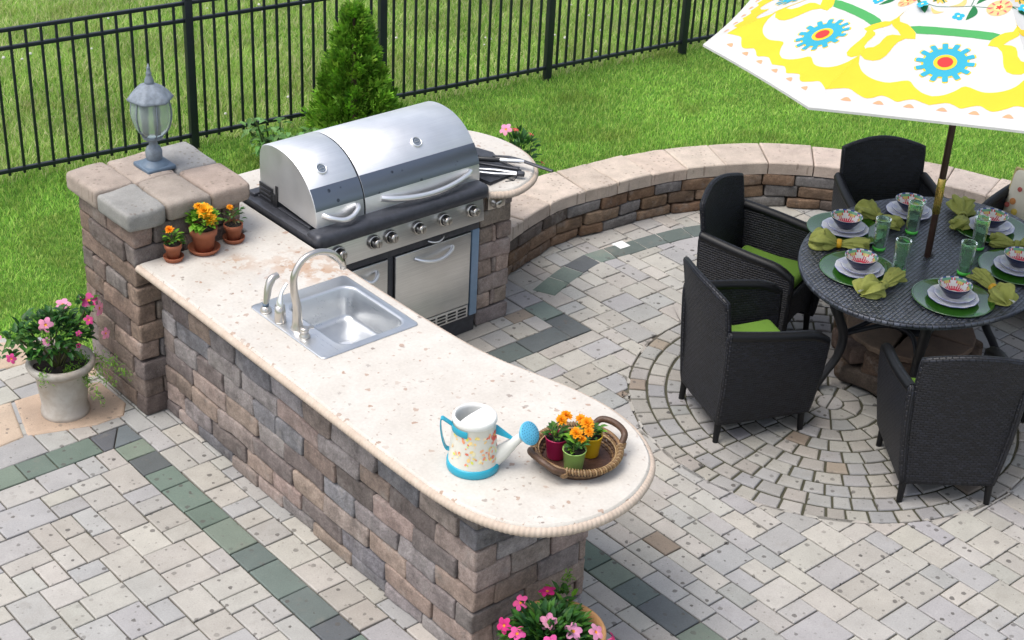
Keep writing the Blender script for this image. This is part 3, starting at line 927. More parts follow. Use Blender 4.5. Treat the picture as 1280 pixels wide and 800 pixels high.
# hoods
prof = crom([(6.335, .965), (6.337, 1.02), (6.352, 1.085), (6.385, 1.150), (6.435, 1.210), (6.50, 1.258), (6.58, 1.290), (6.67, 1.302), (6.76, 1.296), (6.835, 1.270), (6.868, 1.222), (6.875, 1.14), (6.875, 1.0)], 6)
prof = [np.array(p) for p in prof]
def hood(xa, xb, gx, h0, h1, hr):
    V = []; F = []; n = len(prof); xs = [xa, xa + .004, xb - .004, xb]
    cy = np.array((6.6, 1.1))
    for q, x in enumerate(xs):
        for p in prof:
            if q in (0, 3): p = p + (cy - p) / np.linalg.norm(cy - p) * .004
            V.append((x - GX, p[0] - GY, p[1]))
    for q in range(3):
        for i in range(n - 1): F.append((q * n + i, q * n + i + 1, (q + 1) * n + i + 1, (q + 1) * n + i))
    F = [f[::-1] for f in F]
    mb = MB(); mb.add(V, F, smooth=True)
    capv = V[:n]; mb.add(capv, [tuple(range(n))]); mb.add(V[-n:], [tuple(range(n))[::-1]])
    h = mb.build('lid', M['hood'], root)
    # polished band
    mb = MB(); sel = [p for p in prof[:40] if 1.060 <= p[1] <= 1.174]
    V = []; m = len(sel)
    for x in (xa + .001, xb - .001):
        for p in sel:
            d = p - cy; d /= np.linalg.norm(d); V.append((x - GX, p[0] + d[0] * .0022 - GY, p[1] + d[1] * .0022))
    mb.add(V, [(i, m + i, m + i + 1, i + 1) for i in range(m - 1)], smooth=True)
    mb.build('band', M['band'], h)
    # thermometer dial
    k = int(np.argmin([abs(p[0] - 6.462) + (0 if i < 40 else 9) for i, p in enumerate(prof)]))
    t = prof[k + 1] - prof[k - 1]; nrm = np.array([0, -t[1], t[0]]); nrm = nrm / np.linalg.norm(nrm); nrm = nrm if nrm[2] > 0 else -nrm
    mb = MB(); fr = frame(nrm); c = (gx - GX, prof[k][0] - GY, prof[k][1])
    lathe(mb, [(.034, -.004), (.034, .006), (.031, .010), (.026, .010), (.0245, .007)], 28, c, fr, mat=0)
    lathe(mb, [(.0245, .0065), (.0, .0065)], 28, c, fr, (.10, .13, .17), mat=1)
    lathe(mb, [(.017, .0071), (.0155, .0071)], 28, c, fr, (.35, .37, .40), mat=1)
    cc = np.array(c) + nrm * .0075
    tube(mb, [cc - fr[:, 0] * .012, cc + fr[:, 0] * .015], .0012, 5, (.5, .5, .5), 1)
    mb.build('thermometer', [M['chrome'], M['plain']], h)
    mb = MB(); arc_handle(mb, h0, h1, 6.338, 1.035, .058, .030, hr, 20, 1.15); mb.build('handle', M['chrome'], h)
    return h
mb = MB(); V = [(x - GX, (p[0] - 6.6) * .992 + 6.6 - GY, (p[1] - 1.1) * .985 + 1.1) for x in (4.600, 4.611) for p in prof]; n_ = len(prof)
mb.add(V, [(i, n_ + i, n_ + i + 1, i + 1) for i in range(n_ - 1)]); mb.build('lid_gap', M['black'], root)
hl = hood(4.295, 4.602, 4.415, 4.34, 4.56, .0145)
hr = hood(4.609, 5.400, 5.045, 4.715, 5.33, .0155)
# burner opening in the left end plate
mb = MB()
box(mb, 4.2885 - GX, 4.2955 - GX, 6.745 - GY, 6.874 - GY, .955, 1.045, r=.001)
box(mb, 4.2885 - GX, 4.2955 - GX, 6.70 - GY, 6.718 - GY, .955, 1.075, r=.001)
box(mb, 4.2885 - GX, 4.2955 - GX, 6.715 - GY, 6.75 - GY, .955, 1.02, r=.001)
mb.build('spit_slot', M['black'], hl)
mb = MB()
for k in range(3): box(mb, 4.285 - GX, 4.2885 - GX, 6.76 - GY, 6.865 - GY, .965 + k * .026, .975 + k * .026, r=.001)
mb.build('slot_rib', M['gunmetal'], hl)

# side burner switch set into the brick column
root = thing('burner_knob', 'round steel burner knob set in the narrow stone column right of the grill', 'knob', (5.515, 6.335, .805))
mb = MB(); box(mb, -.055, .075, -.012, .02, -.045, .045, r=.006); mb.build('plate', M['nickel'], root)
ry = np.array([[1, 0, 0], [0, 0, -1], [0, 1, 0.]])
mb = MB(); lathe(mb, [(0, .012), (.034, .012), (.034, .02), (.026, .022), (.0255, .05), (.022, .055), (0, .055)], 24, (-.005, 0, 0), ry); mb.build('dial', M['nickel'], root)

# ------------------------------------------------------------------ tools lying right of the grill
mb = MB(); 
root = thing('grill_tray', 'dark flat metal tray lying under the barbecue tools beside the grill', 'tray', (5.60, 6.50, .921), R(8))
mb = MB(); 
stone_slab(mb, [(-.16, -.16), (.10, -.16), (.13, .12), (-.16, .2)], .0, .008, .003, (1, 1, 1))
mb.build('base', M['gunmetal'], root)
mb = MB(); tube(mb, [(-.16, -.16, .012), (.10, -.16, .012), (.13, .12, .012), (-.16, .2, .012)], .008, 8, closed=True); mb.build('edge', M['gunmetal'], root)
root = thing('metal_cup', 'small open black metal cup standing behind the barbecue tools', 'cup', (5.56, 6.72, .921))
mb = MB(); lathe(mb, [(0, .002), (.05, .002), (.062, .085), (.065, .085), (.053, 0), (0, 0)], 28); mb.build('bowl', M['gunmetal'], root)
mb = MB(); lathe(mb, [(.0625, .083), (.0665, .083), (.0665, .089), (.0625, .089), (.0625, .083)], 28); mb.build('rim', M['chrome'], root)
def tool(name, label, cat, p, q, z, parts):
    p = np.array((*p, 0)); q = np.array((*q, 0)); d = q - p; L = np.linalg.norm(d)
    root = thing(name, label, cat, (p[0], p[1], z), math.atan2(d[1], d[0]))
    for nm, mt, fn in parts:
        mb = MB(); fn(mb, L); mb.build(nm, mt, root)
    return root
tool('spatula', 'long black barbecue spatula reaching over the counter edge by the grill', 'spatula', (5.66, 6.66), (5.83, 6.20), .955, [
    ('blade', M['gunmetal'], lambda mb, L: stone_slab(mb, [(-.06, -.05), (.07, -.045), (.10, -.02), (.10, .02), (.07, .045), (-.06, .05)], -.003, .002, .001, (1, 1, 1))),
    ('handle', M['gunmetal'], lambda mb, L: tube(mb, [(.09, 0, .0), (.2, 0, .02), (L * .55, 0, .02), (L, 0, .004)], [.008, .012, .014, .013], 10, squash=.6))])
tool('grill_brush', 'steel handled barbecue brush with black grip lying on the tray', 'brush', (5.50, 6.62), (5.76, 6.37), .975, [
    ('head', M['chrome'], lambda mb, L: box(mb, -.03, .04, -.035, .035, -.03, .005, r=.006)),
    ('grip', M['black'], lambda mb, L: tube(mb, [(.04, 0, 0), (.10, 0, 0), (.17, 0, 0), (.22, 0, 0)], [.008, .015, .016, .013], 12)),
    ('shaft', M['chrome'], lambda mb, L: tube(mb, [(.2, 0, 0), (.25, 0, 0), (L - .02, 0, 0), (L, 0, 0)], [.010, .013, .013, .009], 12))])
tool('tongs', 'steel barbecue tongs lying nearest the grill front on the tray', 'tongs', (5.47, 6.50), (5.66, 6.30), .95, [
    ('arm', M['chrome'], lambda mb, L: tube(mb, [(0, -.016, 0), (L * .5, -.022, 0), (L, -.006, 0)], [.008, .011, .010], 8, squash=.5)),
    ('arm', M['chrome'], lambda mb, L: tube(mb, [(0, .016, .004), (L * .5, .022, .004), (L, .006, .004)], [.008, .011, .010], 8, squash=.5)),
    ('hinge', M['gunmetal'], lambda mb, L: rbox(mb, (L + .012, 0, .0), (.045, .034, .026), .008, mid=0))])
tool('grill_scraper', 'dark triangular scraper blade lying across the tray beside the tongs', 'scraper', (5.55, 6.56), (5.72, 6.33), .94, [
    ('blade', M['gunmetal'], lambda mb, L: stone_slab(mb, [(0, -.02), (L * .9, -.055), (L * .9, .045), (0, .03)], .0, .004, .001, (1, 1, 1))),
    ('rod', M['gunmetal'], lambda mb, L: tube(mb, [(-.06, .01, .008), (L * .9, -.01, .012)], .008, 8))])
mb = MB(); tube(mb, [(0, 0, .003), (.02, -.05, .004), (.03, -.06, .03), (.035, -.055, .06)], .0025, 6); tube(mb, [(.02, -.05, .003), (-.03, -.03, .003)], .0025, 6)
tag(mb.build('wire_hook', M['black'], loc=(5.60, 6.34, .92)), 'thin bent black wire hook hanging off the tray onto the bare counter', 'hook')

# ================================================================== SINK AND TAPS
SX, SY = 3.885, 5.595
root = thing('sink', 'square stainless steel sink set into the counter top', 'sink', (SX, SY, .92))
def loops(mb, L, flip=False):
    n = len(L[0]); V = [p for l in L for p in l]; F = []
    for q in range(len(L) - 1):
        for i in range(n):
            j = (i + 1) % n; f = (q * n + i, q * n + j, (q + 1) * n + j, (q + 1) * n + i); F.append(f[::-1] if flip else f)
    mb.add(V, F, smooth=True)
def rl(x0, x1, y0, y1, r, z): return [(x - SX, y - SY, z) for x, y in rrect(x0, x1, y0, y1, r, 8)]
ox = (3.607, 4.168, 5.288, 5.908)
mb = MB()
bx = (3.752, 4.118, 5.335, 5.800)
loops(mb, [rl(ox[0], ox[1], ox[2], ox[3], .025, .0015), rl(ox[0] + .001, ox[1] - .001, ox[2] + .001, ox[3] - .001, .025, .005), rl(ox[0] + .006, ox[1] - .006, ox[2] + .006, ox[3] - .006, .022, .0062),
           rl(bx[0] - .022, bx[1] + .022, bx[2] - .022, bx[3] + .022, .075, .0062), rl(bx[0] - .018, bx[1] + .018, bx[2] - .018, bx[3] + .018, .072, .0082),
           rl(bx[0] - .012, bx[1] + .012, bx[2] - .012, bx[3] + .012, .068, .0078), rl(bx[0] - .004, bx[1] + .004, bx[2] - .004, bx[3] + .004, .062, .003)], False)
mb.build('rim', M['sink'], root)
mb = MB()
L = [rl(bx[0] - .004, bx[1] + .004, bx[2] - .004, bx[3] + .004, .062, .003), rl(bx[0], bx[1], bx[2], bx[3], .06, -.006), rl(bx[0] + .008, bx[1] - .008, bx[2] + .008, bx[3] - .008, .058, -.10)]
for a in range(0, 91, 15):
    e = .012 + .035 * (1 - math.cos(R(a))); L.append(rl(bx[0] + e, bx[1] - e, bx[2] + e, bx[3] - e, max(.056 - .02 * a / 90, .01), -.125 - .035 * math.sin(R(a))))
L.append(rl(3.90, 3.97, 5.53, 5.60, .034, -.166))
loops(mb, L, False)
mb.add(L[-1], [tuple(range(len(L[-1])))], smooth=True)
mb.build('basin', M['sink'], root)
mb = MB(); lathe(mb, [(.0, -.1655), (.02, -.1655), (.028, -.1635), (.042, -.1615), (.045, -.1640)], 28, (3.935 - SX, 5.565 - SY, 0)); mb.build('drain', M['chrome'], root)

root = thing('faucet', 'tall satin nickel gooseneck faucet standing behind the sink basin', 'faucet', (3.672, 5.590, .926))
mb = MB(); lathe(mb, [(.0, 0), (.032, 0), (.033, .006), (.027, .016), (.0235, .055), (.0225, .09), (.02, .11)], 24)
tube(mb, crom([(0, 0, .08), (-.002, 0, .13), (-.014, 0, .20), (-.012, 0, .285), (.035, 0, .352), (.115, -.004, .372), (.195, -.01, .345), (.243, -.016, .285), (.252, -.018, .262)], 6),
     [.0225 - .007 * min(1, k / 22) for k in range(49)], 14)
lathe(mb, [(.0, 0), (.0155, 0), (.0165, .03), (.0145, .045)], 16, (.253, -.0185, .252), frame((-.15, .02, 1)))
mb.build('spout', M['nickel'], root)
root = thing('mixer_tap', 'single lever faucet handle between the gooseneck and the sprayer', 'mixer tap', (3.645, 5.695, .926))
mb = MB(); lathe(mb, [(0, 0), (.028, 0), (.029, .008), (.026, .05), (.024, .085), (.0, .088)], 24); mb.build('body', M['nickel'], root)
mb = MB(); tube(mb, crom([(0, 0, .08), (.004, .004, .11), (.02, .01, .15), (.05, .012, .185)], 5), [.023, .0225, .022, .021, .02, .018, .016, .014, .0125, .011, .0105, .010, .010, .0095, .009, .008], 12, squash=.7); mb.build('lever', M['chrome'], root)
root = thing('side_sprayer', 'small curved side sprayer in its holder at the back corner of the sink', 'sprayer', (3.642, 5.815, .926))
mb = MB(); lathe(mb, [(0, 0), (.028, 0), (.028, .012), (.02, .026), (.016, .03), (0, .03)], 24); mb.build('holder', M['nickel'], root)
mb = MB(); lathe(mb, [(0, .028), (.015, .028), (.016, .045), (0, .045)], 16); mb.build('collar', M['lantern_dark'], root)
mb = MB(); tube(mb, crom([(0, 0, .042), (.012, .006, .075), (.026, .012, .12), (.05, .018, .155), (.085, .018, .165)], 4), [.013, .014, .015, .016, .017, .0175, .018, .018, .018, .019, .02, .02, .019, .018, .017, .016, .015], 14); mb.build('wand', M['nickel'], root)
root = thing('soap_dispenser', 'short round soap dispenser nearest the camera on the sink deck', 'soap dispenser', (3.655, 5.505, .926))
mb = MB(); lathe(mb, [(0, 0), (.026, 0), (.027, .008), (.02, .016), (.017, .03), (.022, .036), (.022, .048), (.014, .052), (0, .052)], 24); mb.build('pump', M['nickel'], root)
mb = MB(); tube(mb, [(0, 0, .042), (.03, -.004, .046), (.045, -.006, .04)], [.009, .008, .007], 10); mb.build('nozzle', M['nickel'], root)

# ================================================================== LANTERN
root = thing('post_lantern', 'weathered grey post lantern with round glass standing on the stone pillar cap', 'lantern', (3.755, 7.035, 1.204))
mb = MB()
rbox(mb, (0, 0, .012), (.165, .165, .024), .008, mid=0)
lathe(mb, [(.074, .022), (.066, .032), (.045, .045), (.036, .05)], 24, rf=lambda a, z: 1 + .04 * math.cos(24 * a))
mb.build('base', M['lantern_dark'], root)
mb = MB(); lathe(mb, [(.036, .045), (.043, .055), (.044, .095), (.036, .115), (.024, .125), (.02, .15), (.032, .158), (.05, .165), (.056, .178), (.05, .184)], 24); mb.build('neck', M['lantern'], root)
gp = [(.048, .182), (.068, .20), (.088, .232), (.1, .275), (.103, .315), (.098, .36), (.09, .385)]
mb = MB(); lathe(mb, crom(gp, 3), 32); mb.build('glass_globe', M['glass'], root)
for k in range(6):
    mb = MB(); a = PI / 3 * k + .3
    tube(mb, [((r + .003) * math.cos(a), (r + .003) * math.sin(a), z) for r, z in crom(gp, 3)], .0042, 6); mb.build('rib', M['lantern'], root)
mb = MB(); hexr = lambda a, z: 1 / max(math.cos((a + .3) % (PI / 3) - PI / 6), .86) * .94
lathe(mb, [(.085, .378), (.112, .382), (.115, .390), (.106, .399), (.088, .425), (.064, .447), (.040, .458), (.03, .466), (.022, .468)], 36, rf=hexr); mb.build('roof', M['lantern'], root)
mb = MB(); lathe(mb, [(.022, .462), (.025, .47), (.024, .485), (.016, .503), (.013, .517), (.016, .522), (.011, .528), (.009, .546), (.011, .55), (.006, .556), (.003, .572), (0, .572)], 20); mb.build('finial', M['lantern'], root)
for dx in (-.026, .022):
    mb = MB(); lathe(mb, [(0, .20), (.012, .20), (.014, .27), (.011, .285), (0, .285)], 14, (dx * .75, dx * -.65, 0), col=(.55, .52, .45)); lathe(mb, [(.011, .285), (.016, .30), (.015, .33), (.008, .35), (0, .352)], 14, (dx * .75, dx * -.65, 0), col=(.13, .14, .14)); mb.build('bulb', M['plain'], root)
# ================================================================== DINING TABLE
TC = np.array((7.145, 4.49)); TPH = R(11); TA, TB, TZ = .885, .668, .742
root = thing('dining_table', 'oval black wicker dining table set for six on curved metal legs', 'table', (TC[0], TC[1], 0), TPH)
def ell(e, n=72): return [((TA - e) * math.cos(2 * PI * k / n), (TB - e) * math.sin(2 * PI * k / n)) for k in range(n)]
mb = MB(); rows = [(.02, -.036), (.004, -.03), (.0, -.016), (.004, -.004), (.014, .0)]
V = []; F = []; UV = []; n = 72
for e, z in rows:
    for k, (x, y) in enumerate(ell(e, n)): V.append((x, y, TZ + z)); UV.append((k * 2 * PI * .77 / n, z))
for q in range(4):
    for k in range(n): l = (k + 1) % n; F.append((q * n + k, q * n + l, (q + 1) * n + l, (q + 1) * n + k))
mb.add(V, F, smooth=True, uv=UV)
tp = ell(.014, n); hole = [(.024 * math.cos(a), .024 * math.sin(a)) for a in np.linspace(0, 2 * PI, 17)[:-1]]
for z, up in ((TZ, True), (TZ - .036, False)):
    pts = [(x, y, z) for x, y in (tp if up else ell(.02, n))] + [(x, y, z) for x, y in hole]
    tr = tessellate_polygon([[Vector((p[0], p[1], 0)) for p in pts[:n]], [Vector((p[0], p[1], 0)) for p in pts[n:]]])
    fs = []
    for t in tr:
        a, b, c = (np.array(pts[q][:2]) for q in t)
        u = (b - a)[0] * (c - a)[1] - (b - a)[1] * (c - a)[0] > 0
        fs.append(tuple(t) if u == up else tuple(t)[::-1])
    mb.add(pts, fs, uv=[(p[0], p[1]) for p in pts])
mb.build('table_top', M['wickertop'], root)
mb = MB(); lathe(mb, [(.024, TZ - .034), (.03, TZ + .004), (.022, TZ + .004), (.022, TZ - .034)], 24); mb.build('pole_collar', M['black'], root)
for sx in (-1, 1):
    for sy in (-1, 1):
        mb = MB(); tube(mb, crom([(sx * .60, sy * .30, TZ - .03), (sx * .57, sy * .285, .62), (sx * .50, sy * .25, .46), (sx * .455, sy * .225, .33), (sx * .47, sy * .235, .20), (sx * .53, sy * .275, .08), (sx * .57, sy * .30, .0)], 5), [.030] * 10 + [.027] * 10 + [.024] * 11, 12)
        mb.build('leg', M['black'], root)
mb = MB()
for sx in (-1, 1): tube(mb, crom([(sx * .455, -.225, .34), (sx * .26, -.10, .36), (sx * .22, 0, .365), (sx * .26, .10, .36), (sx * .455, .225, .34)], 6), .014, 10)
for sy in (-1, 1): tube(mb, crom([(-.455, sy * .225, .345), (-.2, sy * .15, .37), (0, sy * .13, .372), (.2, sy * .15, .37), (.455, sy * .225, .345)], 6), .014, 10)
mb.build('stretcher', M['black'], root)

# low ring of stones below the table
root = thing('stone_ring', 'low round ring of brown rubble blocks under the dining table', 'stone ring', (7.12, 4.50, 0))
mb = MB(); TP = [(.125, .085, .06), (.16, .11, .075), (.11, .085, .07), (.17, .125, .085), (.14, .10, .08)]
for z, h, rr, off in ((0, .13, .39, 0), (.13, .125, .375, .35)):
    for k in range(8):
        a = 2 * PI * (k + off) / 8
        rot = rotz(a); rbox(mb, (rr * .86 * math.cos(a), rr * .86 * math.sin(a), z + h / 2), (.16, .285, h - .006), .025, rot, tint(rnd.choice(TP), .14), 0, .03, 9, rnd.randrange(9999), 2)
mb.build('block', M['stone'], root)
mb = MB(); 
for k in range(4):
    a0 = PI / 2 * k + .3
    pl = [(.02 * math.cos(a0 + PI / 4), .02 * math.sin(a0 + PI / 4))] + [(.37 * math.cos(a0 + PI / 2 * q / 5), .37 * math.sin(a0 + PI / 2 * q / 5)) for q in range(6)]
    stone_slab(mb, inset(pl, .004), .254, .285, .008, tint((.22, .155, .11), .1))
mb.build('top_slab', M['cap'], root)

# ================================================================== UMBRELLA
UX, UY = 7.13, 4.49
root = thing('patio_umbrella', 'white patio umbrella printed with yellow green and cyan folk flowers on a brown pole', 'umbrella', (UX, UY, 0))
UR, UZ, UTA, UTB, UPH, URISE = 1.3784, 2.023, .0415, -.0746, 2.4205, .50
def up3(x, y, z): return np.array([x, y, UZ + UTA * x + UTB * y + z])
def rimp(k): a = UPH + k * PI / 4; return up3(UR * math.cos(a), UR * math.sin(a), 0)
apex = up3(0, 0, URISE)
panels = []
for k in range(8):
    A, Bq = rimp(k), rimp(k + 1); mid = (A + Bq) / 2; ea = (Bq - A) / np.linalg.norm(Bq - A)
    nn = np.cross(Bq - A, apex - A); nn /= np.linalg.norm(nn); nn = nn if nn[2] > 0 else -nn
    eb = (apex - mid); eb = eb - ea * (eb @ ea); S = np.linalg.norm(apex - mid); eb /= np.linalg.norm(eb)
    panels.append((mid, ea, eb, nn, np.linalg.norm(Bq - A) / 2, S, (apex - mid) @ ea))
def usurf(k, a, b, lift=0.0):
    mid, ea, eb, nn, hw, S, sk = panels[k]
    t = min(max(b / S, 0), 1); w = hw * (1 - t) + 1e-6
    aa = min(abs(a) / w, 1.0)
    p = mid + ea * (a + sk * t) + eb * b
    p = p + eb * (.020 * (1 - aa * aa) * (1 - t) ** 6) + np.array([0, 0, .045 * math.sin(PI * t) - .012 * (1 - aa * aa) * (1 - t) ** 8])
    p = p - nn * (.032 * (1 - aa * aa) * math.sin(PI * min(t * 1.15 + .0, 1)))
    return p + nn * lift
WHITE = (.635, .635, .625); YEL = (.80, .575, .05); YEL2 = (.85, .66, .12); CYA = (.05, .40, .56); GRE = (.085, .38, .12); RED = (.80, .06, .06); PEA = (.88, .52, .25); LEA = (.03, .19, .07); BLU = (.04, .42, .60); ORA = (.72, .38, .22)
cv = MB()
T0 = .90
def canopy_base(k):
    hw, S = panels[k][4], panels[k][5]; nu, nv = 14, 16
    V = []; 
    for j in range(nv + 1):
        b = S * T0 * j / nv; w = hw * (1 - b / S)
        for i in range(nu + 1): V.append(usurf(k, -w + 2 * w * i / nu, b))
    W = nu + 1
    F = [(j * W + i, j * W + i + 1, (j + 1) * W + i + 1, (j + 1) * W + i) for j in range(nv) for i in range(nu)]
    n0 = np.cross(np.array(V[1]) - V[0], np.array(V[W]) - V[0])
    if n0[2] < 0: F = [f[::-1] for f in F]
    cv.add(V, F, WHITE, 0, True)
    # hem
    V = []; 
    for i in range(nu + 1):
        a = -hw + 2 * hw * i / nu
        p = usurf(k, a, 0); V += [p, p + np.array([0, 0, -.012])]
    cv.add(V, [(2 * i, 2 * i + 1, 2 * i + 3, 2 * i + 2) for i in range(nu)], WHITE, 0, True)
def decal(k, poly, col, layer=1):
    hw, S = panels[k][4], panels[k][5]
    tr = tessellate_polygon([[Vector((a, b, 0)) for a, b in poly]])
    bm = bmesh.new(); vs = [bm.verts.new((a, b, 0)) for a, b in poly]
    for t in tr:
        try: bm.faces.new([vs[q] for q in t])
        except ValueError: pass
    xs = [p[0] for p in poly]; ys = [p[1] for p in poly]
    for axis, lo, hi, st in ((0, min(xs), max(xs), .075), (1, min(ys), max(ys), .084)):
        q = math.ceil(lo / st) * st
        while q < hi:
            co = (q, 0, 0) if axis == 0 else (0, q, 0); no = (1, 0, 0) if axis == 0 else (0, 1, 0)
            bmesh.ops.bisect_plane(bm, geom=bm.verts[:] + bm.edges[:] + bm.faces[:], plane_co=co, plane_no=no, dist=1e-6)
            q += st
    bm.verts.index_update()
    V = [usurf(k, v.co.x, v.co.y, .0014 * layer) for v in bm.verts]
    F = []
    for f in bm.faces:
        ids = [v.index for v in f.verts]
        a, b, c = (np.array(V[q]) for q in ids[:3])
        F.append(tuple(ids) if np.cross(b - a, c - a) @ panels[k][3] > 0 else tuple(ids)[::-1])
    bm.free()
    cv.add(V, F, col, 0, True)
def mir(p): return [(-a, b) for a, b in p][::-1]
def circ(c, r, n=20, ph=0): return [(c[0] + r * math.cos(2 * PI * q / n + ph), c[1] + r * math.sin(2 * PI * q / n + ph)) for q in range(n)]
def clampridge(k, poly):
    hw, S = panels[k][4], panels[k][5]; out = []
    for a, b in poly:
        w = hw * (1 - b / S); out.append((max(-w, min(w, a)), max(b, .001)))
    return out
low = [(-.62, .121), (-.45, .130), (-.384, .143), (-.344, .121), (-.296, .096), (-.262, .101), (-.225, .123), (-.186, .113), (-.145, .094), (-.112, .110), (-.076, .121), (-.035, .108), (0, .095)]
upc = [(-.62, .362), (-.38, .306), (-.353, .262), (-.312, .232), (-.262, .215), (-.209, .214), (-.131, .242), (-.093, .205), (-.048, .170), (0, .155)]
low = [low[0]] + [tuple(p) for p in crom(low[1:], 3)]; upc = [upc[0]] + [tuple(p) for p in crom(upc[1:], 3)]
tul = [(-.62, .362), (-.36, .338), (-.322, .338), (-.292, .352), (-.272, .385), (-.262, .417), (-.254, .452), (-.242, .485), (-.214, .518), (-.169, .528), (-.176, .565), (-.199, .596), (-.227, .616), (-.265, .622), (-.275, .655), (-.62, .712),
       (-.62, .596), (-.289, .582), (-.262, .562), (-.239, .534), (-.278, .527), (-.300, .512), (-.312, .485), (-.320, .455), (-.341, .424), (-.62, .412)]
gre = [(-.213, .605), (-.173, .621), (-.098, .634), (0, .639), (.098, .634), (.173, .621), (.213, .605), (.172, .566), (.087, .580), (0, .584), (-.087, .580), (-.172, .566)]
def gear(c, r0, r1, nt, n=8):
    out = []
    for q in range(nt):
        for ff, rr in ((-.30, r0), (-.22, r1 * .97), (-.12, r1), (.12, r1), (.22, r1 * .97), (.30, r0)):
            a = 2 * PI * (q + ff) / nt; out.append((c[0] + rr * math.cos(a), c[1] + rr * math.sin(a)))
    return out
def leafp(c, L, W, ang, bend=.25):
    pts = []
    for q in range(9): t = q / 8; pts.append((L * (t - .5), W * math.sin(PI * t) + bend * L * math.sin(PI * t)))
    for q in range(8, -1, -1): t = q / 8; pts.append((L * (t - .5), -W * .35 * math.sin(PI * t) + bend * L * math.sin(PI * t)))
    ca, sa = math.cos(ang), math.sin(ang)
    return [(c[0] + x * ca - y * sa, c[1] + x * sa + y * ca) for x, y in pts[:9] + pts[10:-1]]
for k in range(8):
    canopy_base(k)
    for m in (0, 1):
        f = (lambda p: p) if not m else mir
        decal(k, clampridge(k, f(low + upc[::-1])), YEL if (k + m) % 2 else YEL)
        decal(k, clampridge(k, f(tul)), YEL)
    decal(k, gre, GRE)
    g = (.004, .390)
    decal(k, gear(g, .109, .143, 14), YEL, 1); decal(k, gear(g, .100, .136, 14), CYA, 2); decal(k, circ(g, .054, 24), YEL, 3); decal(k, circ(g, .036, 20), RED, 4)
    for a in (-.375, -.225, -.085, .065, .21, .36):
        decal(k, leafp((a, .066), .052, .018, 0, .08), ORA)
    # floral band
    for c, r in (((.165, .80), .060), ):
        decal(k, circ(c, r, 18), PEA, 1); decal(k, circ(c, .026, 14), (.90, .70, .30), 3); decal(k, gear(c, .010, .017, 5), RED, 4)
        for q in range(8):
            a = 2 * PI * q / 8; decal(k, leafp((c[0] + .044 * math.cos(a), c[1] + .044 * math.sin(a)), .028, .007, a, .02), (.85, .15, .16), 2)
    c = (-.128, .850); decal(k, gear(c, .034, .046, 12), (.84, .55, .12), 1); decal(k, circ(c, .014, 10), RED, 3)
    for q in range(5): a = 2 * PI * q / 5 + .4; decal(k, leafp((c[0] + .030 * math.cos(a), c[1] + .030 * math.sin(a)), .036, .007, a, .02), LEA, 2)
    for c in ((-.012, .730), (.28, .80)):
        for q in range(4): a = PI / 2 * q + .5; decal(k, circ((c[0] + .016 * math.cos(a), c[1] + .016 * math.sin(a)), .015, 8), BLU, 1)
        decal(k, circ(c, .007, 8), (.85, .80, .35), 2)
    for c, L, W, a, bd in (((-.225, .835), .15, .026, -1.15, -.2), ((-.167, .748), .06, .024, 1.5, .1), ((.034, .765), .12, .030, 1.45, -.22), ((.068, .915), .13, .022, .75, -.2), ((.086, .858), .09, .020, .7, .1), ((.262, .865), .12, .024, -1.0, -.2)):
        decal(k, clampridge(k, leafp(c, L, W, a, bd)), LEA)
    for c, L, W, a, bd in (((-.118, .762), .07, .018, -.3, -.45), ((-.04, .84), .11, .022, .95, -.35)):
        decal(k, leafp(c, L, W, a, bd), (.86, .55, .22))
    for p, q in (((-.225, .79), (-.128, .78)), ((-.128, .78), (.03, .815)), ((.03, .815), (.165, .80)), ((.03, .815), (.04, .94))):
        d = np.array(q) - p; d = np.array([-d[1], d[0]]) / np.linalg.norm(d) * .0022
        decal(k, [tuple(np.array(p) - d), tuple(np.array(q) - d), tuple(np.array(q) + d), tuple(np.array(p) + d)], (.16, .26, .20))
cv.build('canopy', M['canopy'], root)
mb = MB()
for k in range(8):
    A, Bq = rimp(k) - apex, rimp(k + 1) - apex
    nu = 8; V = []
    for j, t in enumerate((.335, .2, .1, 0)):
        for i in range(nu + 1):
            e = A + (Bq - A) * i / nu; p = apex + e * t + np.array([0, 0, .062 + .03 * math.sin(PI * min(t * 2.4, 1))])
            V.append(p)
    F = [(j * (nu + 1) + i, j * (nu + 1) + i + 1, (j + 1) * (nu + 1) + i + 1, (j + 1) * (nu + 1) + i) for j in range(3) for i in range(nu)]
    mb.add(V, F, WHITE, 0, True)
    c = (V[4] + V[nu + 1 + 4]) / 2 + np.array([0, 0, .004])
    fr = frame(panels[k][3]); lathe(mb, [(0, 0), (.03, 0)], 14, c, fr, CYA); lathe(mb, [(0, .002), (.014, .002)], 12, c, fr, RED)
mb.build('vent_flap', M['canopy'], root)
for k in range(8):
    mb = MB(); A = rimp(k); pts = [apex * (1 - t) + A * t + np.array([0, 0, .045 * math.sin(PI * t) - .016]) for t in (.03, .25, .5, .75, .985)]
    tube(mb, pts, .008, 8); r_ = mb.build('rib', M['black'], root)
    mb = MB(); h = np.array([0, 0, UZ + .02]); e = apex * .45 + A * .55 + np.array([0, 0, .02]); d = e - h; d2 = d.copy(); d2[2] = 0; d2 /= np.linalg.norm(d2)
    tube(mb, [h + d2 * .03, e], .006, 8); mb.build('strut', M['black'], r_)
mb = MB(); lathe(mb, [(.019, .30), (.019, 1.015)], 20); lathe(mb, [(.019, 1.215), (.019, 2.50), (.012, 2.62), (0, 2.63)], 20); lathe(mb, [(.02, 2.0), (.034, 2.005), (.034, 2.04), (.02, 2.045)], 20)
mb.build('pole', M['pole'], root)
mb = MB(); lathe(mb, [(.019, 1.01), (.0215, 1.014), (.0215, 1.216), (.019, 1.22)], 24, rf=lambda a, z: 1 + .02 * math.cos(12 * a)); mb.build('sleeve', M['brass'], root)
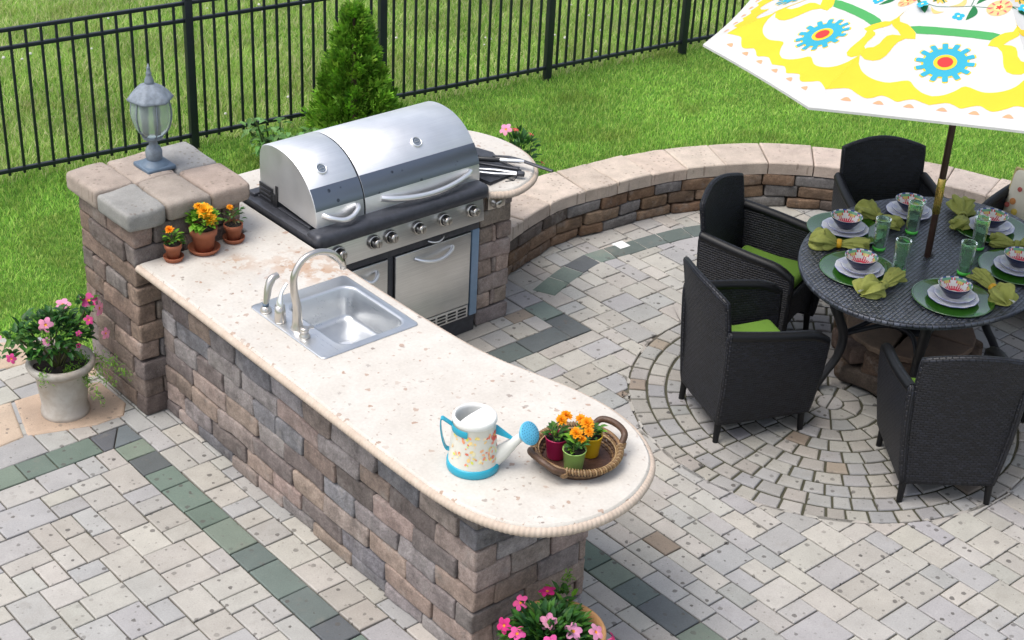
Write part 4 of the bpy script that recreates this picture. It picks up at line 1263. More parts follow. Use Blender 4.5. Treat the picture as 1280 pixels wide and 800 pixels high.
root = thing('umbrella_stand', 'dark round umbrella stand on top of the stone ring', 'umbrella stand', (UX, UY, .286))
mb = MB(); lathe(mb, [(.0, 0), (.11, 0), (.115, .012), (.06, .022), (.035, .03), (.03, .12), (.021, .122)], 28); mb.build('base', M['black'], root)

# ================================================================== CHAIRS
def make_chair(label):
    root = thing('wicker_armchair', label, 'armchair', group='black wicker armchairs around the table')
    W0, W1, D0, H = .215, .245, .245, .905
    def back(u, v):
        z = .13 + (H - .045 + .045 * math.sin(PI * u) - .13) * v
        t = (z - .13) / (H - .13)
        w = W0 + (W1 - W0) * t + .012 * math.sin(PI * min(t, 1))
        x = -D0 - .01 - .055 * t * t + .012 * math.sin(PI * t) - .045 * math.sin(PI * u) * t * .8 
        return (x, w * (1 - 2 * u) * (1 + .04 * t), z)
    mb = MB(); sheet(mb, back, 16, 22, .036); mb.build('backrest', M['wicker'], root)
    for sgn in (1, -1):
        def side(u, v):
            zt = .685 - .060 * u - .045 * max(0, (u - .78) / .22) ** 2
            z = .13 + (zt - .13) * v
            t = (z - .13) / .55
            x = -D0 - .005 - .02 * t + (2 * D0 + .03 + .045 * math.sin(PI * .5 * t)) * u
            y = W0 + .012 + .050 * math.sin(PI * .5 * t) + .016 * math.sin(PI * u) * t
            return (x, sgn * y, z)
        mb = MB(); sheet(mb, side, 16, 16, .046); 
        tube(mb, [np.array(side(u, 1.0)) + (0, 0, -.006) for u in np.linspace(.0, 1.0, 14)], [.029] * 13 + [.024], 10)
        mb.build('armrest', M['wicker'], root)
    mb = MB()
    def apron(u, v):
        arch = .09 * math.sin(PI * u) ** .7
        z0 = .13 + arch; z = z0 + (.385 - z0) * v
        return (D0 - .005 + .012 * v, W0 * (1 - 2 * u), z)
    sheet(mb, apron, 14, 5, .03)
    def seat(u, v): return (-D0 + 2 * D0 * v, (W0 + .015) * (1 - 2 * u), .375)
    sheet(mb, seat, 8, 8, .035)
    mb.build('seat', M['wicker'], root)
    for sx in (-1, 1):
        for sy in (-1, 1):
            mb = MB(); x, y = sx * (D0 - .0), sy * (W0 + .005)
            tube(mb, [(x * .99, y, .30), (x, y, .14), (x + sx * .008, y + sy * .004, .0)], [.022, .021, .016], 10); mb.build('leg', M['wicker'], root)
    return root
def make_cushion(label):
    mb = MB(); rbox(mb, (0, 0, .033), (.445, .42, .066), .03, None, (1, 1, 1), 0, .014, 8, 5, 3)
    o = mb.build('seat_cushion', M['cushion']); tag(o, label, 'cushion', 'green seat cushions'); return o
CH = [((5.995, 4.75), -22, 'black wicker armchair at the left end of the table with its back to the counter', 'green seat cushion with wet spots in the left end armchair'),
      ((6.715, 5.315), -73, 'black wicker armchair at the upper left of the table beside the curved wall', 'green seat cushion with a pale tag in the upper left armchair'),
      ((6.375, 3.745), 50, 'black wicker armchair nearest the camera, seen fully from behind', 'green seat cushion mostly hidden in the armchair seen from behind'),
      ((7.77, 5.20), -124, 'black wicker armchair across the table against the curved wall, facing the camera', None),
      ((7.50, 3.56), 104, 'black wicker armchair at the lower right, mostly cut off behind the one seen from behind', None),
      ((8.43, 4.56), 184, 'black wicker armchair at the right end that holds the floral pillow', None)]
proto = None; cproto = None
for (xy, a, lab, cl) in CH:
    if proto is None: o = proto = make_chair(lab)
    else: o = copy_tree(proto); o['label'] = lab
    o.location = (xy[0], xy[1], 0); o.rotation_euler.z = R(a)
    cl = cl or {3: 'green seat cushion of the armchair against the curved wall, behind the table edge', 4: 'green seat cushion of the cut off armchair at the lower right', 5: 'green seat cushion under the floral pillow at the right end of the table'}[[c[2] for c in CH].index(lab)]
    if cproto is None: c = cproto = make_cushion(cl)
    else: c = cproto.copy(); COL.objects.link(c); c['label'] = cl
    f = np.array((math.cos(R(a)), math.sin(R(a)))); p = np.array(xy) + f * .015
    c.location = (p[0], p[1], .394); c.rotation_euler.z = R(a)
mb = MB(); box(mb, -.02, .02, -.001, .001, 0, .022, (.62, .68, .78), r=.0005)
t_ = mb.build('care_tag', M['plain'], loc=(6.70, 5.50, .462)); t_.rotation_euler = (R(15), 0, R(15)); tag(t_, 'small pale blue care tag sticking up from the cushion at the upper left', 'tag')
# floral pillow
root = thing('throw_pillow', 'square cream pillow with orange and yellow flowers leaning in the right hand chair', 'pillow', (8.455, 4.655, .635), R(184))
root.rotation_euler = (0, R(-14), R(184))
mb = MB()
def pf(P):
    f = np.clip((1 - (P[:, 1] / .19) ** 2) * (1 - (P[:, 2] / .19) ** 2), 0, 1) ** .5
    P = P.copy(); P[:, 0] *= .2 + .8 * f; return P
rbox(mb, (0, 0, 0), (.12, .37, .37), .05, None, (.74, .68, .54), 0, .006, 7, 3, 5, fn=pf)
cover = mb.build('cover', M['pillow'], root)
mb = MB()
for s_ in (-1, 1): tube(mb, [(0, -.18, s_ * .18), (0, .18, s_ * .18)], .009, 8, (.60, .48, .22)); tube(mb, [(0, s_ * .18, -.18), (0, s_ * .18, .18)], .009, 8, (.60, .48, .22))
for q in range(12):
    y, z = rnd.uniform(-.15, .15), rnd.uniform(-.15, .15); x = .06 * (.2 + .8 * math.sqrt(max(0, (1 - (y / .19) ** 2) * (1 - (z / .19) ** 2)))) + .004
    lathe(mb, [(0, .003), (rnd.uniform(.012, .022), 0)], 9, (x, y, z), frame((1, 0, 0)), rnd.choice([(.6, .25, .08), (.7, .52, .1), (.5, .12, .10), (.3, .35, .12)]))
mb.build('trim', M['pillow'], root)

# ================================================================== TABLEWARE
def px(z): return TZ + z
SET = [((6.665, 4.60), 165, 'left end of the table'), ((7.00, 4.975), 110, 'upper left of the table'), ((6.82, 4.095), 240, 'lower middle of the table'),
       ((7.505, 4.905), 60, 'far side facing the wall chair'), ((7.725, 4.49), 10, 'far right behind the pole'), ((7.42, 4.095), 300, 'lower right edge of the table')]
NAVY = (.010, .015, .055)
def pl_col(i, k):
    if i in (3, 4): return (.68, .69, .82) if (k // 4) % 2 else (.82, .81, .84)
    if i == 5: return (.10, .11, .32)
    if i in (1, 2): return (.80, .80, .80)
    return (.74, .73, .76)
def charger_m():
    mb = MB(); lathe(mb, [(0, .004), (.138, .004), (.154, .007), (.206, .014), (.215, .0165), (.218, .0145), (.212, .009), (.144, 0), (0, 0)], 56); return mb
def plate_m(s):
    mb = MB(); pr = [(0, .005), (.07, .005), (.085, .008), (.095, .012), (.125, .019), (.134, .021), (.136, .019), (.128, .0145), (.08, 0), (0, 0)]
    lathe(mb, [(r * s, z) for r, z in pr], 48, colf=pl_col, rf=lambda a, z: 1 + .012 * math.cos(12 * a)); return mb
def bowl_col(i, k):
    zig = abs((k % 12) - 6) / 6
    if i == 0: return (.80, .78, .70)
    if i == 1: return (.72, .05, .10)
    if i == 2: return (.62, .04, .12) if k % 3 else (.80, .70, .60)
    if i in (3, 4, 5):
        if abs(zig - (i - 2.5) / 3) < .15: return (.60, .04, .08)
        if zig < (i - 2.5) / 3: return (.62, .50, .14) if i == 4 else ((.14, .36, .20) if i == 5 else (.72, .70, .62))
        return (.72, .71, .68)
    if i == 6: return (.06, .10, .28) if k % 6 < 3 else (.66, .66, .66)
    if i == 7: return (.75, .75, .78)
    return NAVY
def bowl_m():
    mb = MB(); pr = [(0, .012), (.024, .012), (.034, .016), (.044, .024), (.054, .035), (.062, .046), (.069, .056), (.073, .062), (.074, .061), (.068, .047), (.056, .028), (.04, .008), (.034, 0), (0, 0)]
    lathe(mb, [(r * 1.22, z * 1.12) for r, z in pr], 72, colf=bowl_col); return mb
first = {}
def place(key, builder, name, mat, loc, rz, label, cat, group):
    if key not in first: o = first[key] = builder().build(name, mat)
    else: o = first[key].copy(); COL.objects.link(o)
    o.location = loc; o.rotation_euler.z = rz
    tag(o, label, cat, group)
    return o
for i, ((x, y), a, where) in enumerate(SET):
    z = TZ + .0005
    if i != 3:
        place('ch', charger_m, 'charger_plate', M['charger'], (x, y, z), R(a), 'shiny green charger plate at the ' + where, 'charger plate', 'green charger plates')
        z += .0045
    place('p1', lambda: plate_m(1.0), 'dinner_plate', M['china'], (x, y, z), R(a), 'white dinner plate under a smaller plate at the ' + where, 'plate', 'white dinner plates')
    z += .0145
    place('p2', lambda: plate_m(.80), 'salad_plate', M['china'], (x + .004, y - .003, z), R(a + 20), 'smaller lavender rimmed plate under the bowl at the ' + where, 'plate', 'small plates under the bowls')
    z += .006
    place('bo', bowl_m, 'soup_bowl', M['china'], (x + .003, y + .002, z), R(a + 50 * i), 'navy bowl with red and white zigzag inside at the ' + where, 'bowl', 'patterned bowls')
GL = [((6.975, 4.71), 'green ribbed drinking glass second from the left, behind the left end setting'), ((6.85, 4.475), 'green drinking glass nearest the camera left of the umbrella pole'),
      ((7.305, 4.735), 'green drinking glass left of the pole before the far bowl'), ((7.125, 4.245), 'green drinking glass right of the pole and nearest the camera'), ((7.45, 4.385), 'green drinking glass right of the pole before the far right plates')]
gl0 = None
for (x, y), lab in GL:
    if gl0 is None:
        gl0 = o = thing('drinking_glass', lab, 'glass', group='green drinking glasses')
        mb = MB(); lathe(mb, [(0, .020), (.033, .020), (.034, .04), (.037, .10), (.041, .188), (.0425, .190), (.0435, .188), (.0395, .10), (.0365, .04), (.035, .008), (.032, .0), (0, 0)], 36); mb.build('wall', M['greenglass'], o)
        mb = MB(); lathe(mb, [(0, .0215), (.031, .0215), (.0362, .02), (.0368, .008), (.034, -.0005), (0, -.0005)], 28); mb.build('foot', M['greensolid'], o)
    else: o = copy_tree(gl0); o['label'] = lab
    o.location = (x, y, TZ)
def napkin(p, q, ring, lab, seed, cutlery=False):
    p = np.array(p); q = np.array(q); d = q - p; a = math.atan2(d[1], d[0]); L = float(np.linalg.norm(d)); L = max(.27, min(L, .36))
    c = (p + q) / 2
    root = thing('napkin', lab, 'napkin', (c[0], c[1], TZ + .016), a, 'lime green napkins')
    rs = np.random.RandomState(seed); ph = rs.uniform(0, 6, 6)
    V = []; n = 48; prof = []
    # puffed end -> ring -> pleated tail
    st = [(-.5, .012), (-.47, .042), (-.40, .058), (-.30, .060), (-.20, .050), (-.11, .034), (-.05, .020), (0, .0165), (.05, .019), (.14, .026), (.26, .034), (.38, .040), (.47, .043), (.5, .036)]
    st = crom([np.array(s_) for s_ in st], 3)
    for (s_, r_) in st:
        for k in range(n):
            t = 2 * PI * k / n
            puff = 1 if s_ < -.04 else .55
            rr = r_ * (1 + puff * (.24 * math.sin(5 * t + ph[0] + 7 * s_) + .17 * math.sin(9 * t + ph[1] - 11 * s_) + .12 * math.sin(3 * t + ph[2] + 16 * s_)) + (.16 * math.sin(11 * t + ph[3]) if s_ > .03 else 0))
            y = rr * math.cos(t) * 1.2; zz = rr * math.sin(t) * .8
            x = s_ * L + (.018 * math.sin(4 * t + ph[4]) if abs(s_) > .3 else 0)
            zz = max(zz + r_ * .55, -.012)
            V.append((x, y + .012 * math.sin(5 * s_ + ph[5]), zz))
    m = len(st)
    F = [(i * n + k, i * n + (k + 1) % n, (i + 1) * n + (k + 1) % n, (i + 1) * n + k) for i in range(m - 1) for k in range(n)]
    mb = MB(); mb.add(V, [f[::-1] for f in F], smooth=True)
    mb.add(V[:n], [tuple(range(n))]); mb.add(V[-n:], [tuple(range(n))[::-1]])
    mb.build('cloth', M['napkin'], root)
    mb = MB(); lathe(mb, [(.0225, -.014), (.026, -.012), (.027, 0), (.026, .012), (.0225, .014), (.0215, 0), (.0225, -.014)], 24, (.0, .012 * math.sin(ph[5]), .012), np.array([[0, 0, 1.], [0, 1, 0], [-1, 0, 0]]))
    mb.build('ring', M['yellowring'] if ring else M['napkin'], root)
    if cutlery:
        mb = MB(); tube(mb, [(-.5 * L - .035, .0, .03), (-.5 * L, .002, .03), (-.3 * L, 0, .03)], [.009, .007, .005], 8, squash=.4); mb.build('spoon_handle', M['chrome'], root)
    return root
napkin((6.70, 4.97), (6.885, 4.73), True, 'lime napkin in a yellow ring at the left end, before the upper left setting', 1)
napkin((7.235, 5.07), (7.275, 4.80), False, 'lime napkin lying on the table between the upper left setting and the far bowl', 2)
napkin((6.44, 4.40), (6.76, 4.395), False, 'lime napkin with a spoon tip at the left, below the left end setting', 3, True)
napkin((7.82, 4.76), (7.545, 4.58), False, 'lime napkin with a bow like end just right of the umbrella pole', 4)
napkin((7.005, 3.87), (7.115, 4.16), True, 'lime napkin in a yellow ring by the lower right setting', 5, True)
napkin((7.70, 4.14), (7.545, 4.35), False, 'lime napkin in a green ring at the right edge between two settings', 6)
# ================================================================== PLANTS: helpers
def leaf(mb, p, d, L, W, col, up=(0, 0, 1), droop=.25, fold=.2):
    d = np.array(d, float); d /= np.linalg.norm(d) + 1e-9
    s = np.cross(d, up); s /= np.linalg.norm(s) + 1e-9; n = np.cross(s, d)
    p = np.array(p, float)
    V = [p, p + d * L * .3 + s * W * .5 + n * W * fold, p + d * L * .34 - n * .0, p + d * L * .3 - s * W * .5 + n * W * fold,
         p + d * L * .68 + s * W * .42 + n * (W * fold - L * droop * .3), p + d * L * .7 - n * L * droop * .35, p + d * L * .68 - s * W * .42 + n * (W * fold - L * droop * .3), p + d * L - n * L * droop]
    mb.add(V, [(0, 2, 1), (0, 3, 2), (1, 2, 5, 4), (2, 3, 6, 5), (4, 5, 7), (5, 6, 7)], col, 0, True)
def rdir(zmin=-1.0):
    while 1:
        d = np.array([rnd.gauss(0, 1) for _ in range(3)]); d /= np.linalg.norm(d)
        if d[2] >= zmin: return d
def vary(c, a=.25):
    k = rnd.uniform(1 - a, 1 + a); return tuple(max(q * k * rnd.uniform(.92, 1.08), 0) for q in c)
def bush(mb, c, rad, n, L, W, pal, shell=.45, upw=.45):
    for _ in range(n):
        d = rdir(-.45); r = rnd.uniform(shell, 1) ** .7
        p = np.array(c) + d * rad * r
        dd = d + np.array([0, 0, upw]) + rdir() * .5
        leaf(mb, p, dd, L * rnd.uniform(.6, 1.2), W * rnd.uniform(.7, 1.2), vary(rnd.choice(pal)), droop=rnd.uniform(.05, .4))
def stems(mb, base, tips, r=.004, col=(.10, .15, .04)):
    for t in tips:
        b = np.array(base) + np.array([rnd.gauss(0, .012), rnd.gauss(0, .012), 0]); t = np.array(t)
        m = (b + t) / 2 + np.array([rnd.gauss(0, .015), rnd.gauss(0, .015), .03])
        tube(mb, crom([b, m, t], 4), [r] * 8 + [r * .6], 5, col)
def trumpet(name, parent, p, d, s, col, centre=(.85, .42, .04), open_=1.0):
    """a five petalled trumpet flower"""
    mb = MB(); fr = frame(d); p = np.array(p, float)
    lathe(mb, [(.05 * s, -1.0 * s), (.08 * s, -.7 * s), (.16 * s, -.3 * s), (.24 * s, 0)], 10, p, fr, tuple(min(q * 1.05 + .08, .9) for q in col))
    for k in range(5):
        a = 2 * PI * k / 5 + rnd.uniform(-.1, .1); ca, sa = math.cos(a), math.sin(a); tw = .25
        u = np.array([ca, sa, 0]); v = np.array([-sa, ca, 0]); w = np.array([0, 0, 1.])
        pts = [u * .2 - v * .15, u * .2 + v * .15, u * .55 * open_ + v * .44 + w * .14, u * .6 * open_ - v * .38 + w * .10, u * .95 * open_ + v * .36 + w * .02 * tw, u * 1.0 * open_ - v * .22 + w * -.02, u * 1.12 * open_ + v * .04 - w * .05]
        V = [p + fr @ (q * s) for q in pts]
        mb.add(V, [(0, 1, 2, 3), (3, 2, 4, 5), (5, 4, 6)], vary(col, .12), 0, True)
    lathe(mb, [(.2 * s, .0), (.1 * s, -.1 * s), (0, -.12 * s)], 10, p, fr, centre)
    return mb.build(name, M['petal'], parent)
def pompom(name, parent, p, d, s, col=(.88, .36, .01)):
    mb = MB(); fr = frame(d); p = np.array(p, float)
    for ring, (n, el, L) in enumerate(((11, .15, 1.0), (10, .5, .9), (8, .9, .75), (5, 1.25, .6))):
        for k in range(n):
            a = 2 * PI * (k + ring * .5) / n + rnd.uniform(-.15, .15)
            dd = np.array([math.cos(a) * math.cos(el), math.sin(a) * math.cos(el), math.sin(el)])
            leaf(mb, p, fr @ dd, L * s * rnd.uniform(.85, 1.1), s * .52, vary(col, .12), up=fr[:, 2] + .01, droop=.12, fold=.1)
    return mb.build(name, M['petal'], parent)
def soil_disc(parent, r, z, c=(0, 0)):
    mb = MB(); n = 20; V = [(c[0], c[1], z + .006)]; F = []
    for q, rr in enumerate((r * .5, r)):
        for k in range(n): a = 2 * PI * k / n; V.append((c[0] + rr * math.cos(a), c[1] + rr * math.sin(a), z + rnd.uniform(-.004, .006)))
    for k in range(n):
        l = (k + 1) % n; F.append((0, 1 + k, 1 + l)); F.append((1 + k, 1 + n + k, 1 + n + l, 1 + l))
    mb.add(V, F, smooth=False); return mb.build('soil', M['soil'], parent)

GREEN = [(.055, .16, .022), (.035, .11, .02), (.085, .21, .035), (.045, .13, .035)]
LIME = [(.16, .36, .03), (.22, .44, .05), (.11, .28, .025)]
DEEP = [(.022, .085, .02), (.03, .11, .025), (.05, .15, .03), (.018, .065, .022)]
PINK = (.72, .085, .30); PALEPINK = (.80, .32, .50); HOT = (.66, .03, .22)

# ---------------- three terracotta pots by the pillar
def clay(label, x, y, r, h, fol):
    root = thing('potted_flower', label, 'potted plant', (x, y, .921), 0, 'terracotta pots beside the pillar')
    mb = MB(); lathe(mb, [(0, .0), (r * .98, .0), (r * 1.16, .016), (r * 1.2, .024), (r * 1.14, .026), (r * 1.05, .012), (0, .010)], 32); mb.build('saucer', M['terracotta'], root)
    mb = MB(); z0 = .011
    lathe(mb, [(0, z0), (r * .70, z0), (r * .88, z0 + h * .70), (r * 1.0, z0 + h * .71), (r * 1.04, z0 + h), (r * .95, z0 + h), (r * .92, z0 + h * .86), (0, z0 + h * .86)], 32); mb.build('pot', M['terracotta'], root)
    soil_disc(root, r * .92, z0 + h * .9)
    fol(root, z0 + h * .9, r)
    return root
def f1(root, z, r):
    mb = MB(); stems(mb, (0, 0, z), [(-.012, .0, z + .085), (.015, -.01, z + .06), (.03, 0, z + .05)], .003)
    for k in range(34): a = rnd.uniform(0, 6.28); q = rnd.uniform(.01, .035); leaf(mb, (q * math.cos(a), q * math.sin(a), z + rnd.uniform(.0, .06)), (math.cos(a), math.sin(a), .5), .036, .018, vary(rnd.choice(GREEN + LIME)))
    mb.build('foliage', M['leaf'], root); pompom('blossom', root, (-.014, -.0, z + .088), (-.3, -.35, 1), .027, (.88, .30, .01))
    pompom('bud', root, (.04, -.005, z + .055), (.4, -.3, 1), .011, (.5, .12, .03))
clay('small terracotta pot with one orange bloom nearest the counter edge beside the pillar', 3.565, 6.545, .044, .082, f1)
def f2(root, z, r):
    mb = MB(); stems(mb, (0, 0, z), [(0, 0, z + .08)], .006)
    bush(mb, (0, 0, z + .048), np.array((.066, .066, .06)), 120, .04, .036, LIME, .5, .5); mb.build('foliage', M['leaf'], root)
    for p, d, s in (((-.005, -.03, z + .112), (-.3, -.5, 1), .052), ((.008, -.055, z + .078), (-.1, -.8, .7), .040), ((-.022, .0, z + .135), (-.2, 0, 1), .026), ((.02, -.01, z + .128), (.2, -.2, 1), .022)): pompom('blossom', root, p, d, s, (.90, .44, .015))
clay('largest terracotta pot full of lime leaves and orange blooms, middle one beside the pillar', 3.742, 6.545, .070, .125, f2)
def f3(root, z, r):
    mb = MB(); stems(mb, (0, 0, z), [(-.015, -.0, z + .10), (.02, 0, z + .07), (.01, .015, z + .08)], .0035, (.22, .17, .07))
    for k in range(30): a = rnd.uniform(0, 6.28); q = rnd.uniform(.012, .045); leaf(mb, (q * math.cos(a), q * math.sin(a), z + rnd.uniform(.03, .085)), (math.cos(a), math.sin(a), .4), .034, .015, vary(rnd.choice(GREEN + [(.16, .22, .09)])))
    mb.build('foliage', M['leaf'], root); pompom('blossom', root, (-.018, -.005, z + .108), (-.2, -.4, 1), .02, (.88, .36, .01))
clay('small sparse terracotta pot closest to the grill, rightmost of the three beside the pillar', 3.925, 6.555, .049, .088, f3)

# ---------------- big pale planter by the pillar
root = thing('flower_planter', 'big weathered white planter of pink mandevilla standing beside the stone pillar', 'planter', (3.075, 6.925, 0))
mb = MB(); lathe(mb, [(r_ * .93, z_ * 1.09) for r_, z_ in [(0, 0), (.128, 0), (.136, .008), (.136, .03), (.126, .045), (.135, .12), (.150, .235), (.163, .25), (.185, .262), (.192, .280), (.186, .298), (.170, .302), (.160, .292), (.156, .26), (0, .25)]], 48); mb.build('pot', M['whitepot'], root)
soil_disc(root, .144, .285)
PB = np.array((0, 0, .26))
mb = MB(); tips = [(-.20, .04, .50), (-.12, .10, .52), (.0, .03, .56), (.19, .04, .55), (-.03, -.10, .45), (.14, -.02, .46), (-.14, -.05, .42), (.06, .12, .48)]
stems(mb, PB, tips, .006, (.12, .13, .05)); mb.build('stem', M['leaf'], root)
mb = MB()
bush(mb, (-.02, .03, .45), np.array((.18, .16, .12)), 290, .058, .027, GREEN + GREEN + DEEP + [(.11, .28, .05)], .25, .35)
for t in tips:
    for _ in range(22): leaf(mb, np.array(t) + rdir() * .045, rdir(-.3), .058 * rnd.uniform(.7, 1.2), .026, vary(rnd.choice(GREEN + DEEP)))
for _ in range(26): leaf(mb, np.array((-.30, .10, .40)) + rdir() * np.array((.09, .06, .04)), rdir(-.2), .05, .034, vary(rnd.choice([(.10, .24, .08), (.14, .28, .12), GREEN[0]])))
mb.build('foliage', M['leaf'], root)
mb = MB()
def fern(mb, base, tip, n=60, w=.035, pal=LIME):
    base = np.array(base); tip = np.array(tip); m = (base + tip) / 2 + np.array([0, 0, .05]); P = crom([base, m, tip], 10)
    for _ in range(n):
        p = P[rnd.randrange(4, len(P))] + rdir() * w * rnd.random(); leaf(mb, p, rdir(-.6) + np.array((0, 0, -.1)), .022, .005, vary(rnd.choice(pal), .3))
        
for b, t in (((.05, -.06, .27), (.06, -.19, .22)), ((.08, -.08, .27), (.16, -.18, .20)), ((.10, -.04, .27), (.22, -.13, .17)), ((.10, -.02, .28), (.26, -.12, .25)), ((.04, -.08, .27), (.1, -.22, .13)), ((-.02, -.09, .27), (.0, -.13, .27)), ((.07, .0, .27), (.1, -.1, .33)), ((-.12, -.06, .27), (-.15, -.11, .28)), ((.14, -.06, .26), (.30, -.16, .20))):
    fern(mb, b, t, 90, .04)
mb.build('trailing_fern', M['leaf'], root)
cam_d = np.array((-.42, -.6, .62))
for p, d, s, c in (((-.285, .12, .50), (-.5, -.3, .6), .036, PALEPINK), ((-.27, -.02, .43), (-.6, -.5, .1), .028, PINK), ((.09, .10, .575), (-.2, -.3, .9), .040, PALEPINK), ((-.057, .006, .545), (-.5, -.6, .5), .038, PALEPINK), ((.21, .045, .585), (-.1, -.5, .8), .044, PINK), ((.235, -.02, .56), (.5, -.7, .1), .040, PALEPINK),
                   ((.15, -.06, .535), (.1, -.6, .6), .026, PINK), ((.22, -.10, .45), (.3, -.8, .2), .030, PALEPINK), ((.07, -.10, .50), (-.2, -.8, .5), .016, PINK), ((.05, -.13, .45), (0, -1, .2), .014, HOT), ((-.10, -.08, .50), (-.3, -.7, .4), .022, PALEPINK)):
    trumpet('blossom', root, p, d, s, c)

# ---------------- pale terracotta pot at the bottom of the counter
root = thing('flower_planter', 'pale terracotta planter of pink trumpet flowers at the foot of the counter end', 'planter', (3.69, 3.715, 0))
mb = MB(); lathe(mb, [(0, 0), (.135, 0), (.14, .01), (.175, .26), (.195, .27), (.203, .345), (.195, .355), (.182, .352), (.172, .33), (.165, .28), (0, .27)], 48); mb.build('pot', M['terracotta_pale'], root)
soil_disc(root, .168, .30)
mb = MB(); bush(mb, (-.075, -.03, .375), np.array((.165, .165, .085)), 900, .055, .023, DEEP + GREEN + GREEN, .2, .5)
for _ in range(40): leaf(mb, np.array((.10, .09, .38)) + rdir() * .05, rdir(.0), .06, .022, vary(rnd.choice(GREEN + LIME)))
mb.build('foliage', M['leaf'], root)
mb = MB(); fern(mb, (.12, .10, .36), (.24, .20, .40), 60, .03, LIME); mb.build('fern_sprig', M['leaf'], root)
mb = MB(); stems(mb, (0, 0, .3), [(-.1, .1, .48), (-.2, .08, .45), (.0, .14, .46)], .004); mb.build('stem', M['leaf'], root)
for p, d, s, c in (((.045, .125, .45), (-.1, .2, 1), .036, HOT), ((.035, .045, .43), (.5, -.2, .4), .020, HOT), ((-.09, .14, .445), (-.6, .0, .7), .034, PINK), ((-.225, .085, .43), (-.7, -.1, .4), .034, HOT), ((-.22, .01, .435), (-.4, -.2, .9), .034, PINK), ((-.09, -.035, .46), (-.3, -.5, .8), .036, PALEPINK),
                   ((-.045, -.135, .455), (-.2, -.5, .8), .036, PALEPINK), ((.085, -.235, .42), (.6, -.5, .4), .026, HOT), ((-.16, -.13, .45), (-.4, -.4, .8), .034, PINK), ((.03, -.19, .45), (.1, -.6, .7), .034, PALEPINK)):
    trumpet('blossom', root, p, d, s, c, (.80, .34, .04))

# ---------------- watering can
WR = np.array((.743, -.669, 0)); WF = np.array((.669, .743, 0))
root = thing('watering_can', 'white flowered watering can with turquoise base, handle and sprinkler head on the counter', 'watering can', (3.625, 4.225, .921), math.atan2(WR[1], WR[0]))
mb = MB(); body = [(.104, .036), (.100, .08), (.094, .15), (.088, .222), (.090, .226)]
lathe(mb, body, 48, col=(.70, .685, .61))
fl = [(.80, .30, .18), (.85, .62, .25), (.70, .72, .12), (.86, .45, .25), (.82, .70, .45), (.75, .20, .12)]
def rad(z): return np.interp(z, [b[1] for b in body[:4]], [b[0] for b in body[:4]])
for q in range(90):
    a = rnd.uniform(-2.7, .1); z = rnd.uniform(.06, .20); r = rad(z) + .0006; s_ = rnd.uniform(.004, .0115)
    nv = np.array((math.cos(a), math.sin(a), .07)); fr = frame(nv)
    ang = rnd.uniform(0, PI); V = []
    for k in range(9):
        t = 2 * PI * k / 9; u, v = s_ * math.cos(t), s_ * .65 * math.sin(t)
        uu, vv = u * math.cos(ang) - v * math.sin(ang), u * math.sin(ang) + v * math.cos(ang)
        aa = a + uu / r; zz = z + vv; V.append(((rad(zz) + .0006 + q * 1e-5) * math.cos(aa), (rad(zz) + .0006 + q * 1e-5) * math.sin(aa), zz))
    mb.add(V, [tuple(range(9))], vary(rnd.choice(fl), .1))
for k in range(26):
    a = rnd.gauss(-.42, .14); z = rnd.uniform(.165, .205) - .02 * abs(a + .42); r = rad(z) + .0018
    tube(mb, [(r * math.cos(a), r * math.sin(a), z), (r * math.cos(a), r * math.sin(a), z - .014)], .0016, 5, (.75, .14, .10))
mb.build('body', M['paint'], root)
TQ = (.025, .33, .46)
mb = MB(); lathe(mb, [(0, 0), (.109, 0), (.111, .006), (.110, .034), (.103, .038), (.1, .036)], 48, col=TQ); mb.build('base_band', M['paint'], root)
# half covered top
mb = MB()
n = 40; V = []; F = []
rowsd = []
lathe(mb, [(.090, .222), (.094, .232), (.092, .246), (.086, .252), (.080, .250), (.078, .235), (.078, .10)], 48, col=(.78, .78, .75))
V = []
for j in range(7):
    for i in range(25):
        a = R(-128) + R(176) * i / 24
        # dome over the half nearest the spout
        t = j / 6; ch = (math.cos(a) * .088, math.sin(a) * .088)
        a0 = R(-128 + 88); e = np.array((math.cos(a0), math.sin(a0))); s2 = np.array((-e[1], e[0])); d = np.array(ch) @ e; w = np.array(ch) @ s2
        dd = d * (1 - t) + (-.0) * t if d > 0 else d
        p = e * max(dd, 0) + s2 * w; V.append((p[0], p[1], .2505 + .014 * (1 - (1 - t) ** 2) * max(0, 1 - (w / .088) ** 2) ** .5))
F = [(j * 25 + i, j * 25 + i + 1, (j + 1) * 25 + i + 1, (j + 1) * 25 + i) for j in range(6) for i in range(24)]
mb.add(V, F, (.80, .80, .78), 0, True)
mb.build('hood', M['paint'], root)
mb = MB()
def strap(mb, pts, w, th, col):
    P = crom(pts, 6); m = len(P); V = []; F = []
    for i in range(m):
        t = P[min(i + 1, m - 1)] - P[max(i - 1, 0)]; t /= np.linalg.norm(t); s_ = np.array((0, 1., 0)); nn = np.cross(t, s_); nn /= np.linalg.norm(nn)
        V += [P[i] + s_ * w / 2 + nn * th / 2, P[i] - s_ * w / 2 + nn * th / 2, P[i] - s_ * w / 2 - nn * th / 2, P[i] + s_ * w / 2 - nn * th / 2]
    for i in range(m - 1):
        for k in range(4): l = (k + 1) % 4; F.append((i * 4 + k, i * 4 + l, (i + 1) * 4 + l, (i + 1) * 4 + k))
    F += [(3, 2, 1, 0), ((m - 1) * 4, (m - 1) * 4 + 1, (m - 1) * 4 + 2, (m - 1) * 4 + 3)]
    mb.add(V, F, col)
strap(mb, [(-.088, 0, .195), (-.115, 0, .215), (-.135, 0, .225), (-.138, 0, .19), (-.130, 0, .13), (-.115, 0, .085), (-.098, 0, .075)], .026, .005, TQ)
V = []
